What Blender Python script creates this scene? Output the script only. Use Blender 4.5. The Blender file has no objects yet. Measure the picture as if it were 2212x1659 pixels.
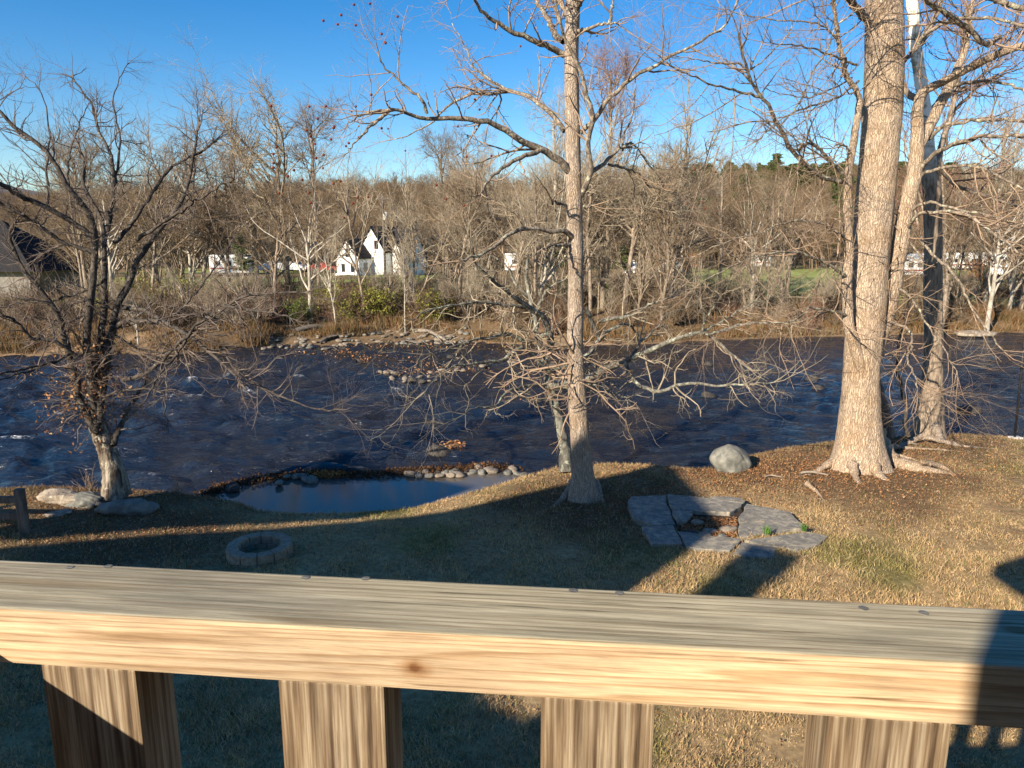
import bpy, math, numpy as np
from math import radians, sin, cos, tan, pi
S = bpy.context.scene
C = S.collection
rng = np.random.default_rng(7)
# ------------------------------------------------------------------ camera model
PITCH = radians(11.0); FP = 1534.0; CH = 4.6
def ray(x, y):
    u = (x-1106)/FP; v = (y-829.5)/FP
    return np.array([u, cos(PITCH)-v*sin(PITCH), -sin(PITCH)-v*cos(PITCH)])
def W(x, y, Y):                                   # point on the vertical plane at distance Y
    d = ray(x, y); return np.array([0, 0, CH]) + d*(Y/d[1])
def G(x, y, z=0.0):                               # point on the level z
    d = ray(x, y); return np.array([0, 0, CH]) + d*((z-CH)/d[2])
AZ = radians(41.0); EL = radians(24.0)
SX, SY = sin(AZ), cos(AZ)                         # the light travels towards (SX, SY)
# ------------------------------------------------------------------ helpers
def link(name, me, mats=(), parent=None):
    o = bpy.data.objects.new(name, me); C.objects.link(o)
    for m in mats: me.materials.append(m)
    if parent is not None: o.parent = parent
    return o
def tag(o, label=None, cat=None, group=None, kind=None):
    if label: o['label'] = label
    if cat: o['category'] = cat
    if group: o['group'] = group
    if kind: o['kind'] = kind
    return o
def thing(name, label, cat, loc=(0, 0, 0), rz=0, group=None):
    o = bpy.data.objects.new(name, None); C.objects.link(o)
    o.location = loc; o.rotation_euler = (0, 0, rz)
    return tag(o, label, cat, group)
def npmesh(name, V, F, smooth=True, col=None):
    """V (n,3); F (m,k) all the same size, or a list of such arrays."""
    if not isinstance(F, list): F = [F]
    F = [f for f in F if len(f)]
    me = bpy.data.meshes.new(name)
    V = np.asarray(V, np.float32)
    me.vertices.add(len(V)); me.vertices.foreach_set('co', V.ravel())
    li = np.concatenate([f.ravel() for f in F]).astype(np.int32)
    tot = np.concatenate([np.full(len(f), f.shape[1], np.int32) for f in F])
    st = np.concatenate([[0], np.cumsum(tot)[:-1]]).astype(np.int32)
    me.loops.add(len(li)); me.loops.foreach_set('vertex_index', li)
    me.polygons.add(len(tot)); me.polygons.foreach_set('loop_start', st)
    try: me.polygons.foreach_set('loop_total', tot)
    except Exception: pass
    me.polygons.foreach_set('use_smooth', np.full(len(tot), smooth, bool))
    if col is not None:
        a = me.color_attributes.new('Col', 'FLOAT_COLOR', 'POINT')
        c = np.ones((len(V), 4), np.float32); c[:, :3] = col
        a.data.foreach_set('color', c.ravel())
    me.update(calc_edges=True); me.validate()
    return me
class MB:
    """boxes, prisms and polygons of one mesh"""
    def __init__(s): s.v = []; s.f = []
    def add(s, V, F):
        n = len(s.v); s.v += [tuple(map(float, p)) for p in V]; s.f += [tuple(i+n for i in f) for f in F]; return s
    def box(s, x0, x1, y0, y1, z0, z1, M=None):
        V = np.array([(x, y, z) for z in (z0, z1) for y in (y0, y1) for x in (x0, x1)], float)
        if M is not None: V = np.array([M(p) for p in V])
        return s.add(V, [(0, 2, 3, 1), (4, 5, 7, 6), (0, 1, 5, 4), (2, 6, 7, 3), (0, 4, 6, 2), (1, 3, 7, 5)])
    def prism(s, poly, z0, z1):
        n = len(poly); V = [(x, y, z0) for x, y in poly]+[(x, y, z1) for x, y in poly]
        return s.add(V, [tuple(range(n))[::-1], tuple(range(n, 2*n))]+[(i, (i+1) % n, n+(i+1) % n, n+i) for i in range(n)])
    def extr(s, prof, y0, y1):                    # profile in x,z pushed along y
        n = len(prof); V = [(x, y0, z) for x, z in prof]+[(x, y1, z) for x, z in prof]
        return s.add(V, [tuple(range(n)), tuple(range(n, 2*n))[::-1]]+[(i, n+i, n+(i+1) % n, (i+1) % n) for i in range(n)])
    def cyl(s, p0, p1, r0, r1, k=12):
        p0, p1 = np.array(p0, float), np.array(p1, float); t = (p1-p0)/np.linalg.norm(p1-p0)
        a = np.cross(t, (0, 0, 1) if abs(t[2]) < .9 else (1, 0, 0)); a /= np.linalg.norm(a); b = np.cross(t, a)
        V = [p+r*(cos(2*pi*i/k)*a+sin(2*pi*i/k)*b) for p, r in ((p0, r0), (p1, r1)) for i in range(k)]
        return s.add(V, [tuple(range(k)), tuple(range(k, 2*k))[::-1]]+[(i, k+i, k+(i+1) % k, (i+1) % k) for i in range(k)])
    def build(s, name, m, parent=None, bevel=0, smooth=False, seg=2):
        me = bpy.data.meshes.new(name); me.from_pydata(s.v, [], s.f)
        import bmesh
        bm = bmesh.new(); bm.from_mesh(me); bmesh.ops.recalc_face_normals(bm, faces=bm.faces)
        if bevel: bmesh.ops.bevel(bm, geom=list(bm.edges), offset=bevel, segments=seg, affect='EDGES', profile=.6)
        if smooth:
            for f in bm.faces: f.smooth = True
        bm.to_mesh(me); bm.free()
        return link(name, me, m if isinstance(m, (list, tuple)) else [m], parent)
def vnoise(P, seed=0, octs=3):
    """cheap smooth noise for (n,3) points: a sum of random sines, about -1..1"""
    r = np.random.default_rng(seed); out = np.zeros(len(P)); a = 1.; f = 1.; s = 0
    for o in range(octs):
        for k in range(5):
            d = r.normal(size=3); d /= np.linalg.norm(d)
            out += a*np.sin(P@d*f*r.uniform(.7, 1.4)*2+r.uniform(0, 6.28)); 
        s += a*2.2; a *= .55; f *= 2.05
    return out/s
# ------------------------------------------------------------------ materials
def nt(name):
    m = bpy.data.materials.new(name); m.use_nodes = True; t = m.node_tree; t.nodes.clear()
    return m, t
def N(t, ty, **k):
    n = t.nodes.new(ty)
    for a, b in k.items():
        if a.startswith('i_'):
            key = a[2:].replace('_', ' ')
            n.inputs[int(key) if key.isdigit() else key].default_value = b
        else: setattr(n, a, b)
    return n
def ramp(t, src, stops):
    r = N(t, 'ShaderNodeValToRGB'); e = r.color_ramp.elements
    while len(e) < len(stops): e.new(.5)
    for q, (p, c) in zip(e, stops): q.position = p; q.color = (*c, 1) if len(c) == 3 else c
    t.links.new(src, r.inputs['Fac']); return r.outputs['Color']
def noise(t, vec, scale, detail=4, rough=.55, dist=0., st=None):
    if st is not None:
        mp = N(t, 'ShaderNodeMapping'); mp.inputs['Scale'].default_value = st; t.links.new(vec, mp.inputs['Vector']); vec = mp.outputs['Vector']
    n = N(t, 'ShaderNodeTexNoise'); n.inputs['Scale'].default_value = scale; n.inputs['Detail'].default_value = detail
    n.inputs['Roughness'].default_value = rough; n.inputs['Distortion'].default_value = dist
    t.links.new(vec, n.inputs['Vector']); return n.outputs['Fac']
def mixc(t, fac, a, b, mode='MIX'):
    n = N(t, 'ShaderNodeMix', data_type='RGBA', blend_type=mode)
    for i, x in ((0, fac), (6, a), (7, b)):
        if isinstance(x, bpy.types.NodeSocket): t.links.new(x, n.inputs[i])
        elif i == 0: n.inputs[0].default_value = x
        else: n.inputs[i].default_value = (*x, 1)
    return n.outputs[2]
def finish(t, colr, rough=.85, height=None, bump=.3, dist=.02, spec=.3, ior=None, alpha=None, transl=0):
    b = N(t, 'ShaderNodeBsdfPrincipled'); o = N(t, 'ShaderNodeOutputMaterial')
    if isinstance(colr, bpy.types.NodeSocket): t.links.new(colr, b.inputs['Base Color'])
    else: b.inputs['Base Color'].default_value = (*colr, 1)
    if isinstance(rough, bpy.types.NodeSocket): t.links.new(rough, b.inputs['Roughness'])
    else: b.inputs['Roughness'].default_value = rough
    b.inputs['Specular IOR Level'].default_value = spec
    if ior: b.inputs['IOR'].default_value = ior
    if height is not None:
        h = N(t, 'ShaderNodeBump'); h.inputs['Strength'].default_value = bump; h.inputs['Distance'].default_value = dist
        t.links.new(height, h.inputs['Height']); t.links.new(h.outputs['Normal'], b.inputs['Normal'])
    t.links.new(b.outputs['BSDF'], o.inputs['Surface']); return b
def objc(t): return N(t, 'ShaderNodeTexCoord').outputs['Object']
def plain(name, c, rough=.8, var=.25, scale=4, spec=.3, metal=0):
    m, t = nt(name); o = objc(t); n = noise(t, o, scale, 4)
    lo = tuple(x*(1-var) for x in c); hi = tuple(min(1, x*(1+var)) for x in c)
    b = finish(t, ramp(t, n, [(.3, lo), (.7, hi)]), rough, n, .15, .01, spec); b.inputs['Metallic'].default_value = metal
    return m
def bark(name, dark, light, lichen=None, lamt=.5, zs=.22, sc=16, bump=.8, dist=.02, vor=0):
    m, t = nt(name); o = objc(t)
    n1 = noise(t, o, sc, 5, .6, .6, (1, 1, zs)); n2 = noise(t, o, 2.3, 3, .5); n3 = noise(t, o, sc*3, 3, .6, 0, (1, 1, .5))
    c = ramp(t, n1, [(.36, dark), (.52, tuple(.5*(a+b) for a, b in zip(dark, light))), (.62, light)])
    c = mixc(t, ramp(t, n2, [(.35, (0, 0, 0)), (.7, (1, 1, 1))]), c, mixc(t, .35, c, tuple(.6*x for x in dark)))
    if vor:
        mp = N(t, 'ShaderNodeMapping'); mp.inputs['Scale'].default_value = (1, 1, .085); dd = N(t, 'ShaderNodeTexNoise'); dd.inputs['Scale'].default_value = 9; t.links.new(o, dd.inputs['Vector'])
        av = N(t, 'ShaderNodeMixRGB', blend_type='ADD'); av.inputs[0].default_value = .09; t.links.new(o, av.inputs[1]); t.links.new(dd.outputs['Color'], av.inputs[2]); t.links.new(av.outputs[0], mp.inputs['Vector'])
        vo = N(t, 'ShaderNodeTexVoronoi', feature='DISTANCE_TO_EDGE'); vo.inputs['Scale'].default_value = vor; t.links.new(mp.outputs[0], vo.inputs['Vector'])
        e = ramp(t, vo.outputs['Distance'], [(0, (0, 0, 0)), (.16, (.75,)*3), (.3, (1, 1, 1))])
        c = mixc(t, 1., ramp(t, n1, [(.3, tuple(.62*x+.3*y for x, y in zip(light, dark))), (.65, tuple(min(1, 1.08*x) for x in light))]), ramp(t, vo.outputs['Distance'], [(0, tuple(.5+.5*x for x in (.02, .0, .0))), (.12, (.86, .85, .84)), (.25, (1.05,)*3)]), 'MULTIPLY')
        c = mixc(t, ramp(t, n2, [(.45, (0, 0, 0)), (.8, (.8,)*3)]), c, mixc(t, 1., c, (.78, .66, .52), 'MULTIPLY'))
        ah = N(t, 'ShaderNodeMath', operation='ADD'); t.links.new(e, ah.inputs[0]); t.links.new(n1, ah.inputs[1]); n1 = ah.outputs[0]
    if lichen:
        l = noise(t, o, 7, 5, .65, .4)
        c = mixc(t, ramp(t, l, [(lamt, (0, 0, 0)), (lamt+.06, (1, 1, 1))]), c, lichen)
    hh = N(t, 'ShaderNodeMath', operation='ADD'); t.links.new(n1, hh.inputs[0]); t.links.new(n3, hh.inputs[1])
    finish(t, c, .9, hh.outputs[0], bump, dist, .15); return m
def attrmat(name, scale=6, var=.35, rough=.95, tr=0, bump=0, sc2=None):
    m, t = nt(name); a = N(t, 'ShaderNodeAttribute', attribute_name='Col'); o = objc(t)
    n = noise(t, o, scale, 6, .65)
    v = ramp(t, n, [(.25, (1-var,)*3), (.75, (1+var,)*3)])
    c = mixc(t, 1., a.outputs['Color'], v, 'MULTIPLY')
    if sc2:
        n2 = noise(t, o, sc2, 3, .6); c = mixc(t, 1., c, ramp(t, n2, [(.3, (.6,)*3), (.7, (1.35,)*3)]), 'MULTIPLY')
    b = finish(t, c, rough, n if bump else None, bump, .03, .1)
    if tr:
        tl = N(t, 'ShaderNodeBsdfTranslucent'); ms = N(t, 'ShaderNodeMixShader'); ms.inputs[0].default_value = tr
        t.links.new(c, tl.inputs['Color']); t.links.new(b.outputs[0], ms.inputs[1]); t.links.new(tl.outputs[0], ms.inputs[2])
        t.links.new(ms.outputs[0], [x for x in t.nodes if x.type == 'OUTPUT_MATERIAL'][0].inputs['Surface'])
    return m
M = {}
M['syc'] = bark('sycamore_bark', (.12, .085, .06), (.50, .41, .32), None, zs=.2, sc=40, dist=.02, vor=38)
M['bigbark'] = bark('ridged_tan_bark', (.17, .115, .075), (.54, .425, .31), None, zs=.2, sc=30, dist=.02, vor=32)
M['limb'] = bark('lichened_limb', (.08, .065, .052), (.40, .33, .25), (.42, .42, .30), .57, zs=.6, sc=18)
M['grey_limb'] = bark('grey_lichened_bark', (.08, .075, .06), (.27, .26, .215), (.38, .40, .31), .56, zs=.4, sc=14)
M['old'] = bark('peeling_pale_bark', (.06, .04, .028), (.40, .35, .27), (.46, .43, .33), .60, zs=.14, sc=11, dist=.04)
M['darktwig'] = bark('dark_twig', (.035, .03, .028), (.13, .11, .09), (.24, .25, .22), .62, zs=.7, sc=14)
M['twig'] = plain('brown_twig', (.29, .21, .145), .9, .4, 8, .1)
M['redtwig'] = plain('reddish_twig', (.21, .125, .09), .9, .4, 8, .1)
M['farbark'] = bark('far_trunk_bark', (.15, .115, .085), (.40, .33, .25), None, zs=.3, sc=6)
M['fartwig'] = plain('far_twig', (.33, .275, .195), .9, .35, 1, .1)
M['fartwig2'] = plain('far_brown_twig', (.18, .132, .085), .9, .35, 1, .1)
M['hilltwig'] = plain('hillside_twig', (.17, .118, .07), .9, .4, .4, .1)
def whitebark():
    m, t = nt('white_sycamore_bark'); o = objc(t); s = N(t, 'ShaderNodeSeparateXYZ'); t.links.new(o, s.inputs[0])
    l = noise(t, o, 3.5, 4, .6, .5); n1 = noise(t, o, 18, 5, .6, .6, (1, 1, .2))
    w = ramp(t, l, [(.40, (.30, .29, .22)), (.50, (.72, .70, .62)), (.8, (.82, .80, .74))])
    d = ramp(t, n1, [(.35, (.10, .075, .055)), (.62, (.33, .26, .19))])
    mr = N(t, 'ShaderNodeMapRange'); mr.inputs[1].default_value = 7.0; mr.inputs[2].default_value = 8.0
    ad = N(t, 'ShaderNodeMath', operation='ADD'); t.links.new(s.outputs['Z'], ad.inputs[0])
    ns = N(t, 'ShaderNodeMath', operation='MULTIPLY', i_1=1.6); t.links.new(l, ns.inputs[0]); t.links.new(ns.outputs[0], ad.inputs[1])
    t.links.new(ad.outputs[0], mr.inputs[0])
    finish(t, mixc(t, mr.outputs[0], d, w), .85, n1, .5, .02, .2); return m
M['white'] = whitebark()
M['farwhite'] = bark('far_white_bark', (.27, .24, .19), (.56, .52, .44), None, zs=.5, sc=3, bump=.2)
M['needle'] = plain('evergreen_needles', (.045, .075, .03), .9, .5, 2, .1)
M['rock'] = bark('grey_boulder', (.12, .12, .105), (.25, .245, .21), (.31, .30, .25), .66, zs=1, sc=5, bump=.25, dist=.02)
M['rockwarm'] = bark('tan_stone', (.16, .13, .10), (.34, .29, .23), None, zs=1, sc=7, bump=.3)
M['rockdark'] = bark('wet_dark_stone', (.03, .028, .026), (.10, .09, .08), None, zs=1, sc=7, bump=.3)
M['slate'] = bark('grey_slate', (.16, .155, .14), (.34, .305, .24), (.38, .32, .22), .58, zs=1, sc=9, bump=.6, dist=.012)
M['ledge'] = bark('pale_ledge_rock', (.16, .13, .10), (.42, .36, .28), (.46, .45, .36), .62, zs=1.5, sc=4, bump=.8, dist=.05)
M['block'] = bark('buff_concrete_block', (.22, .18, .13), (.36, .30, .22), None, zs=1, sc=14, bump=.5)
M['soil'] = plain('dark_soil', (.035, .026, .02), .95, .4, 12)
M['fence'] = bark('weathered_grey_fence', (.10, .085, .07), (.20, .175, .15), None, zs=.1, sc=22)
M['metal'] = plain('dark_metal', (.035, .035, .038), .5, .2, 8, .5, .6)
M['screw'] = plain('galvanised_screw', (.20, .19, .16), .6, .3, 60, .4, .5)
M['whitep'] = plain('white_paint', (.78, .78, .75), .6, .06, 3)
M['offwhite'] = plain('off_white_paint', (.62, .60, .55), .6, .1, 3)
M['beige'] = plain('beige_siding', (.34, .30, .25), .8, .1, 2)
M['roof'] = plain('dark_shingles', (.030, .029, .030), .95, .3, 6, .05)
M['glass'] = plain('window_glass', (.02, .025, .03), .1, .1, 2, .6)
M['red'] = plain('dull_red_paint', (.30, .05, .04), .6, .2, 3)
M['tyre'] = plain('black_rubber', (.02, .02, .02), .8, .2, 10)
M['brick'] = plain('brown_brick', (.22, .12, .08), .9, .3, 9)
M['ball'] = plain('seed_ball', (.17, .045, .025), .95, .4, 60, .05)
M['grass'] = attrmat('dormant_grass', 2.0, .3, .9, tr=.25)
M['leaf'] = attrmat('fallen_leaves', 30, .3, .8, tr=.15)
M['dry'] = attrmat('dry_bank_grass', .6, .35, .9, tr=.2)
M['ground'] = attrmat('ground_soil_and_turf', 1.1, .30, .95, bump=.7, sc2=9)
def wood(name, axis, stops, rings=1.0, knot=True, fine=70):
    m, t = nt(name); o = objc(t)
    st = {0: (.05, 1, 1), 2: (1, 1, .04)}[axis]
    big = noise(t, o, 95*rings, 4, .6, .2, st); fn = noise(t, o, fine*6, 4, .7, 0, {0: (.03, 1, 1), 2: (1, 1, .03)}[axis])
    wv = N(t, 'ShaderNodeMath', operation='MULTIPLY', i_1=9.0); t.links.new(noise(t, o, 16*rings, 2, .4, .15, {0: (.022, 1, 1), 2: (1, 1, .03)}[axis]), wv.inputs[0])
    sp_ = N(t, 'ShaderNodeSeparateXYZ'); t.links.new(o, sp_.inputs[0]); q1 = N(t, 'ShaderNodeMath', operation='MULTIPLY_ADD'); q1.inputs[1].default_value = {0: 75, 2: 95}[axis]; t.links.new(sp_.outputs['Z' if axis == 0 else 'X'], q1.inputs[0]); t.links.new(wv.outputs[0], q1.inputs[2])
    q2 = N(t, 'ShaderNodeMath', operation='MULTIPLY_ADD'); q2.inputs[1].default_value = 60; t.links.new(sp_.outputs['Y'], q2.inputs[0]); t.links.new(q1.outputs[0], q2.inputs[2])
    fr = N(t, 'ShaderNodeMath', operation='FRACT'); t.links.new(q2.outputs[0], fr.inputs[0])
    c = ramp(t, big, stops)
    c = mixc(t, 1., c, ramp(t, fr.outputs[0], [(0, (1.08,)*3), (.6, (.95,)*3), (.86, (.72, .64, .56)), (.93, (.78, .71, .63)), (1, (1.05,)*3)]), 'MULTIPLY')
    c = mixc(t, 1., c, ramp(t, fn, [(.35, (.74,)*3), (.6, (1.08,)*3)]), 'MULTIPLY')
    ck = noise(t, o, 95, 4, .7, .3, {0: (.03, 1, 1), 2: (1, 1, .03)}[axis]); c = mixc(t, 1., c, ramp(t, ck, [(.30, (.42, .38, .34)), (.38, (1, 1, 1))]), 'MULTIPLY')
    kv = N(t, 'ShaderNodeMapping'); kv.inputs['Scale'].default_value = {0: (.55, 1, 1), 2: (1, 1, .4)}[axis]; t.links.new(o, kv.inputs['Vector']); vk = N(t, 'ShaderNodeTexVoronoi'); vk.inputs['Scale'].default_value = 6.5; t.links.new(kv.outputs[0], vk.inputs['Vector'])
    c = mixc(t, 1., c, ramp(t, vk.outputs['Distance'], [(0, (.38, .26, .18)), (.075, (.60, .48, .38)), (.10, (1, 1, 1))]), 'MULTIPLY')
    bl = noise(t, o, 5, 3, .5, 0, {0: (.3, 1, 1), 2: (1, 1, .3)}[axis])
    c = mixc(t, 1., c, ramp(t, bl, [(.35, (.72, .72, .74)), (.62, (1.12, 1.1, 1.06))]), 'MULTIPLY')
    finish(t, c, .75, fn, .35, .002, .25); return m
M['captop'] = wood('weathered_rail_top', 0, [(.32, (.26, .235, .16)), (.5, (.38, .34, .235)), (.68, (.48, .435, .31))])
M['capface'] = wood('fresh_rail_face', 0, [(.32, (.36, .255, .155)), (.5, (.50, .375, .24)), (.68, (.58, .455, .30))])
def add_knot(m, P_, rad):
    t = m.node_tree; b = [x for x in t.nodes if x.type == 'BSDF_PRINCIPLED'][0]; src = b.inputs['Base Color'].links[0].from_socket
    mp = N(t, 'ShaderNodeMapping'); mp.inputs['Location'].default_value = (-P_[0]*.6, 0, -P_[2]); mp.inputs['Scale'].default_value = (.6, 0, 1); t.links.new(objc(t), mp.inputs['Vector'])
    nn_ = N(t, 'ShaderNodeTexNoise'); nn_.inputs['Scale'].default_value = 60; t.links.new(objc(t), nn_.inputs['Vector'])
    ln = N(t, 'ShaderNodeVectorMath', operation='LENGTH'); t.links.new(mp.outputs[0], ln.inputs[0])
    ma = N(t, 'ShaderNodeMath', operation='MULTIPLY_ADD'); t.links.new(nn_.outputs['Fac'], ma.inputs[0]); ma.inputs[1].default_value = .010; t.links.new(ln.outputs['Value'], ma.inputs[2])
    c = mixc(t, 1., src, ramp(t, ma.outputs[0], [(0, (.30, .17, .10)), (rad, (.38, .22, .13)), (rad*1.5, (.75, .62, .5)), (rad*2.6, (1, 1, 1))]), 'MULTIPLY'); t.links.new(c, b.inputs['Base Color'])
add_knot(M['capface'], (-.125, 0, CH-.48-.050), .0085)
M['baluster'] = wood('baluster_wood', 2, [(.36, (.09, .06, .035)), (.5, (.22, .16, .10)), (.64, (.37, .30, .205))], .8)
# ------------------------------------------------------------------ tubes and branches
def resample(P, n):
    P = np.asarray(P, float); d = np.r_[0, np.cumsum(np.linalg.norm(np.diff(P, axis=0), axis=1))]
    # Catmull-Rom first, then even spacing
    Q = []; m = len(P)
    for i in range(m-1):
        p0 = P[max(i-1, 0)]; p1 = P[i]; p2 = P[i+1]; p3 = P[min(i+2, m-1)]
        for s in np.linspace(0, 1, 9)[:-1]:
            Q.append(.5*((2*p1)+(-p0+p2)*s+(2*p0-5*p1+4*p2-p3)*s*s+(-p0+3*p1-3*p2+p3)*s**3))
    Q.append(P[-1]); Q = np.array(Q)
    d = np.r_[0, np.cumsum(np.linalg.norm(np.diff(Q[:, :3], axis=0), axis=1))]
    t = np.linspace(0, d[-1], n)
    return np.stack([np.interp(t, d, Q[:, k]) for k in range(Q.shape[1])], 1)
def unit(a): return a/np.maximum(np.linalg.norm(a, axis=-1, keepdims=True), 1e-9)
class Tubes:
    def __init__(s): s.b = []
    def add(s, P, R, k=4):
        P = np.asarray(P, float); R = np.asarray(R, float)
        if P.ndim == 2: P = P[None]; R = R[None]
        if len(P): s.b.append((P, R, k))
        return P, R
    def mesh(s, name, bump=None):
        VV = []; FF = []; off = 0
        for P, R, k in s.b:
            m, n, _ = P.shape
            T = unit(np.gradient(P, axis=1)); mt = unit(P[:, -1]-P[:, 0])
            ref = np.where(np.abs(mt[:, 2:3]) > .8, np.array([[1., 0, 0]]), np.array([[0, 0, 1.]]))[:, None, :]
            Nn = unit(ref-(ref*T).sum(-1, keepdims=True)*T); Bn = np.cross(T, Nn)
            a = np.arange(k)*2*pi/k
            ring = P[:, :, None, :]+R[:, :, None, None]*(np.cos(a)[None, None, :, None]*Nn[:, :, None, :]+np.sin(a)[None, None, :, None]*Bn[:, :, None, :])
            VV.append(ring.reshape(-1, 3))
            base = (np.arange(m)*n*k)[:, None, None]; i = (np.arange(n-1)*k)[None, :, None]; j = np.arange(k)[None, None, :]; j2 = (j+1) % k
            q = np.stack(np.broadcast_arrays(base+i+j, base+i+j2, base+i+k+j2, base+i+k+j), -1).reshape(-1, 4)+off
            FF.append(q); off += m*n*k
        return npmesh(name, np.concatenate(VV), np.concatenate(FF))
def spawn(P, R, dens, L, r, npts=5, t0=.15, t1=1., ang=(55, 12), wig=.22, trop=.05, rr=.6, rend=.35, taper=.5, up=.0, relL=False, cnt=None, rg=rng):
    """children of a batch of branches; dens = how many per metre"""
    m, n, _ = P.shape
    ln = np.linalg.norm(np.diff(P, axis=1), axis=2).sum(1)
    c = rg.poisson(np.clip(ln*dens, 0, 400)) if cnt is None else np.full(m, cnt)
    ix = np.repeat(np.arange(m), c); k = len(ix)
    if k == 0: return np.zeros((0, npts, 3)), np.zeros((0, npts))
    t = rg.uniform(t0, t1, k); f = t*(n-1); i = np.minimum(f.astype(int), n-2); w = (f-i)[:, None]
    p = P[ix, i]*(1-w)+P[ix, i+1]*w; T = unit(P[ix, i+1]-P[ix, i]); pr = R[ix, i]*(1-w[:, 0])+R[ix, i+1]*w[:, 0]
    q = rg.normal(size=(k, 3)); q[:, 2] += up; q = unit(q-(q*T).sum(1, keepdims=True)*T)
    a = np.radians(rg.normal(ang[0], ang[1], k))[:, None]
    d = unit(np.cos(a)*T+np.sin(a)*q)
    Lc = rg.uniform(.45, 1.25, k)*L*(1-taper*t)
    if relL: Lc = Lc*ln[ix]
    r0 = np.minimum(pr*rr, r*rg.uniform(.7, 1.2, k)); step = (Lc/(npts-1))[:, None]
    Q = np.zeros((k, npts, 3)); Q[:, 0] = p
    for j in range(1, npts):
        d = d+rg.normal(size=(k, 3))*wig; d[:, 2] += trop; d = unit(d); Q[:, j] = Q[:, j-1]+d*step
    RR = r0[:, None]*np.linspace(1, rend, npts)[None]
    return Q, RR
def crown(tb, P, R, levels, rg=rng, tip=1.1):
    """add successive levels of branching to the tubes; returns the last batch"""
    cur = [(P, R)] if not isinstance(P, list) else P
    last = []
    ends_ = [tb.add(*spawn(p, r, 0, tip, .05, 8, .965, 1., (22, 10), .12, .04, .8, .2, 0, cnt=3, rg=rg), 4) for p, r in cur]
    cur = cur+ends_
    for lv in levels:
        lv = dict(lv); k = lv.pop('k', 3); also = lv.pop('also', False)
        nxt = [tb.add(*spawn(p, r, rg=rg, **lv), k) for p, r in cur if len(p)]
        nxt = [x for x in nxt if len(x[0])]
        last = nxt
        cur = (cur+nxt) if also else nxt
    return last
def trunkmesh(name, path, radii, sides=40, rings=90, flare=0, flh=.5, lobes=((0, 1),), rough=.03, seed=1, ridge=.0, gz=None):
    """a big stem with root flare and fluted bark"""
    P = resample(np.c_[np.array(path), np.array(radii)], rings); R = P[:, 3]; P = P[:, :3]
    a = np.linspace(0, 2*pi, sides, endpoint=False); z0 = P[0, 2]
    V = np.zeros((rings, sides, 3))
    for i in range(rings):
        h = P[i, 2]-z0
        fl = flare*math.exp(-max(h, 0)/flh)
        lob = sum(w*np.maximum(0, np.cos((a-a0)))**7 for a0, w in lobes)+.25
        r = R[i]*(1+.0*a)+fl*lob
        V[i, :, 0] = P[i, 0]+r*np.cos(a); V[i, :, 1] = P[i, 1]+r*np.sin(a); V[i, :, 2] = P[i, 2]
    Q = V.reshape(-1, 3); c = np.repeat(P, sides, 0); dr = unit(Q-c)
    n = vnoise(Q*np.array([2.4, 2.4, .8]), seed, 3)*rough
    if ridge: n = n+ridge*vnoise(Q*np.array([16, 16, 2.2]), seed+5, 2)
    Q = Q+dr*n[:, None]
    i = (np.arange(rings-1)*sides)[:, None]; j = np.arange(sides)[None]; j2 = (j+1) % sides
    F = np.stack(np.broadcast_arrays(i+j, i+j2, i+sides+j2, i+sides+j), -1).reshape(-1, 4)
    return npmesh(name, Q, F)
# ------------------------------------------------------------------ terrain
WZ = -0.7
shore_px = [(-200, 1062, -.3), (0, 1056, -.3), (90, 1052, -.3), (170, 1054, -.3), (215, 1058, -.35), (300, 1060, -.4), (400, 1068, -.45), (470, 1078, -.5), (520, 1088, -.55),
            (560, 1104, -.6), (640, 1111, -.6), (760, 1110, -.6), (840, 1104, -.6), (900, 1098, -.66), (960, 1082, -.66), (1040, 1060, -.64), (1110, 1038, -.58), (1200, 1012, -.4),
            (1300, 1003, -.35), (1400, 1005, -.33), (1480, 1013, -.33), (1540, 1013, -.33), (1620, 985, -.33), (1700, 968, -.33), (1800, 955, -.33), (1900, 947, -.33),
            (2000, 941, -.33), (2080, 938, -.33), (2140, 943, -.33), (2212, 948, -.33), (2400, 950, -.33)]
sh = np.array([list(G(x, y, z)[:2])+[z] for x, y, z in shore_px]); sh = sh[np.argsort(sh[:, 0])]
far_px = [(-200, 775), (0, 768), (150, 768), (300, 770), (450, 765), (600, 748), (700, 748), (800, 742), (900, 738), (1000, 738), (1100, 742), (1200, 746), (1400, 742), (1600, 732), (1800, 726), (2000, 722), (2212, 718), (2400, 716)]
fs = np.array([G(x, y, WZ)[:2] for x, y in far_px]); fs = fs[np.argsort(fs[:, 0])]
def shoreY(x): return np.interp(x, np.r_[-200, sh[:, 0], 200], np.r_[12, sh[:, 1], 30])
def shoreZ(x): return np.interp(x, sh[:, 0], sh[:, 2])
def farY(x): return np.interp(x, np.r_[-400, fs[:, 0], 400], np.r_[30, fs[:, 1], 52])
crest_px = [(-400, 440), (0, 425), (300, 416), (500, 412), (700, 404), (900, 404), (1000, 408), (1150, 398), (1300, 384), (1450, 378), (1600, 368), (1750, 375), (1900, 368), (2100, 370), (2300, 380), (2700, 400)]
cr = np.array([(ray(x, y)[0]/ray(x, y)[1], ray(x, y)[2]/ray(x, y)[1]) for x, y in crest_px])
def smooth(t): t = np.clip(t, 0, 1); return t*t*(3-2*t)
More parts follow.
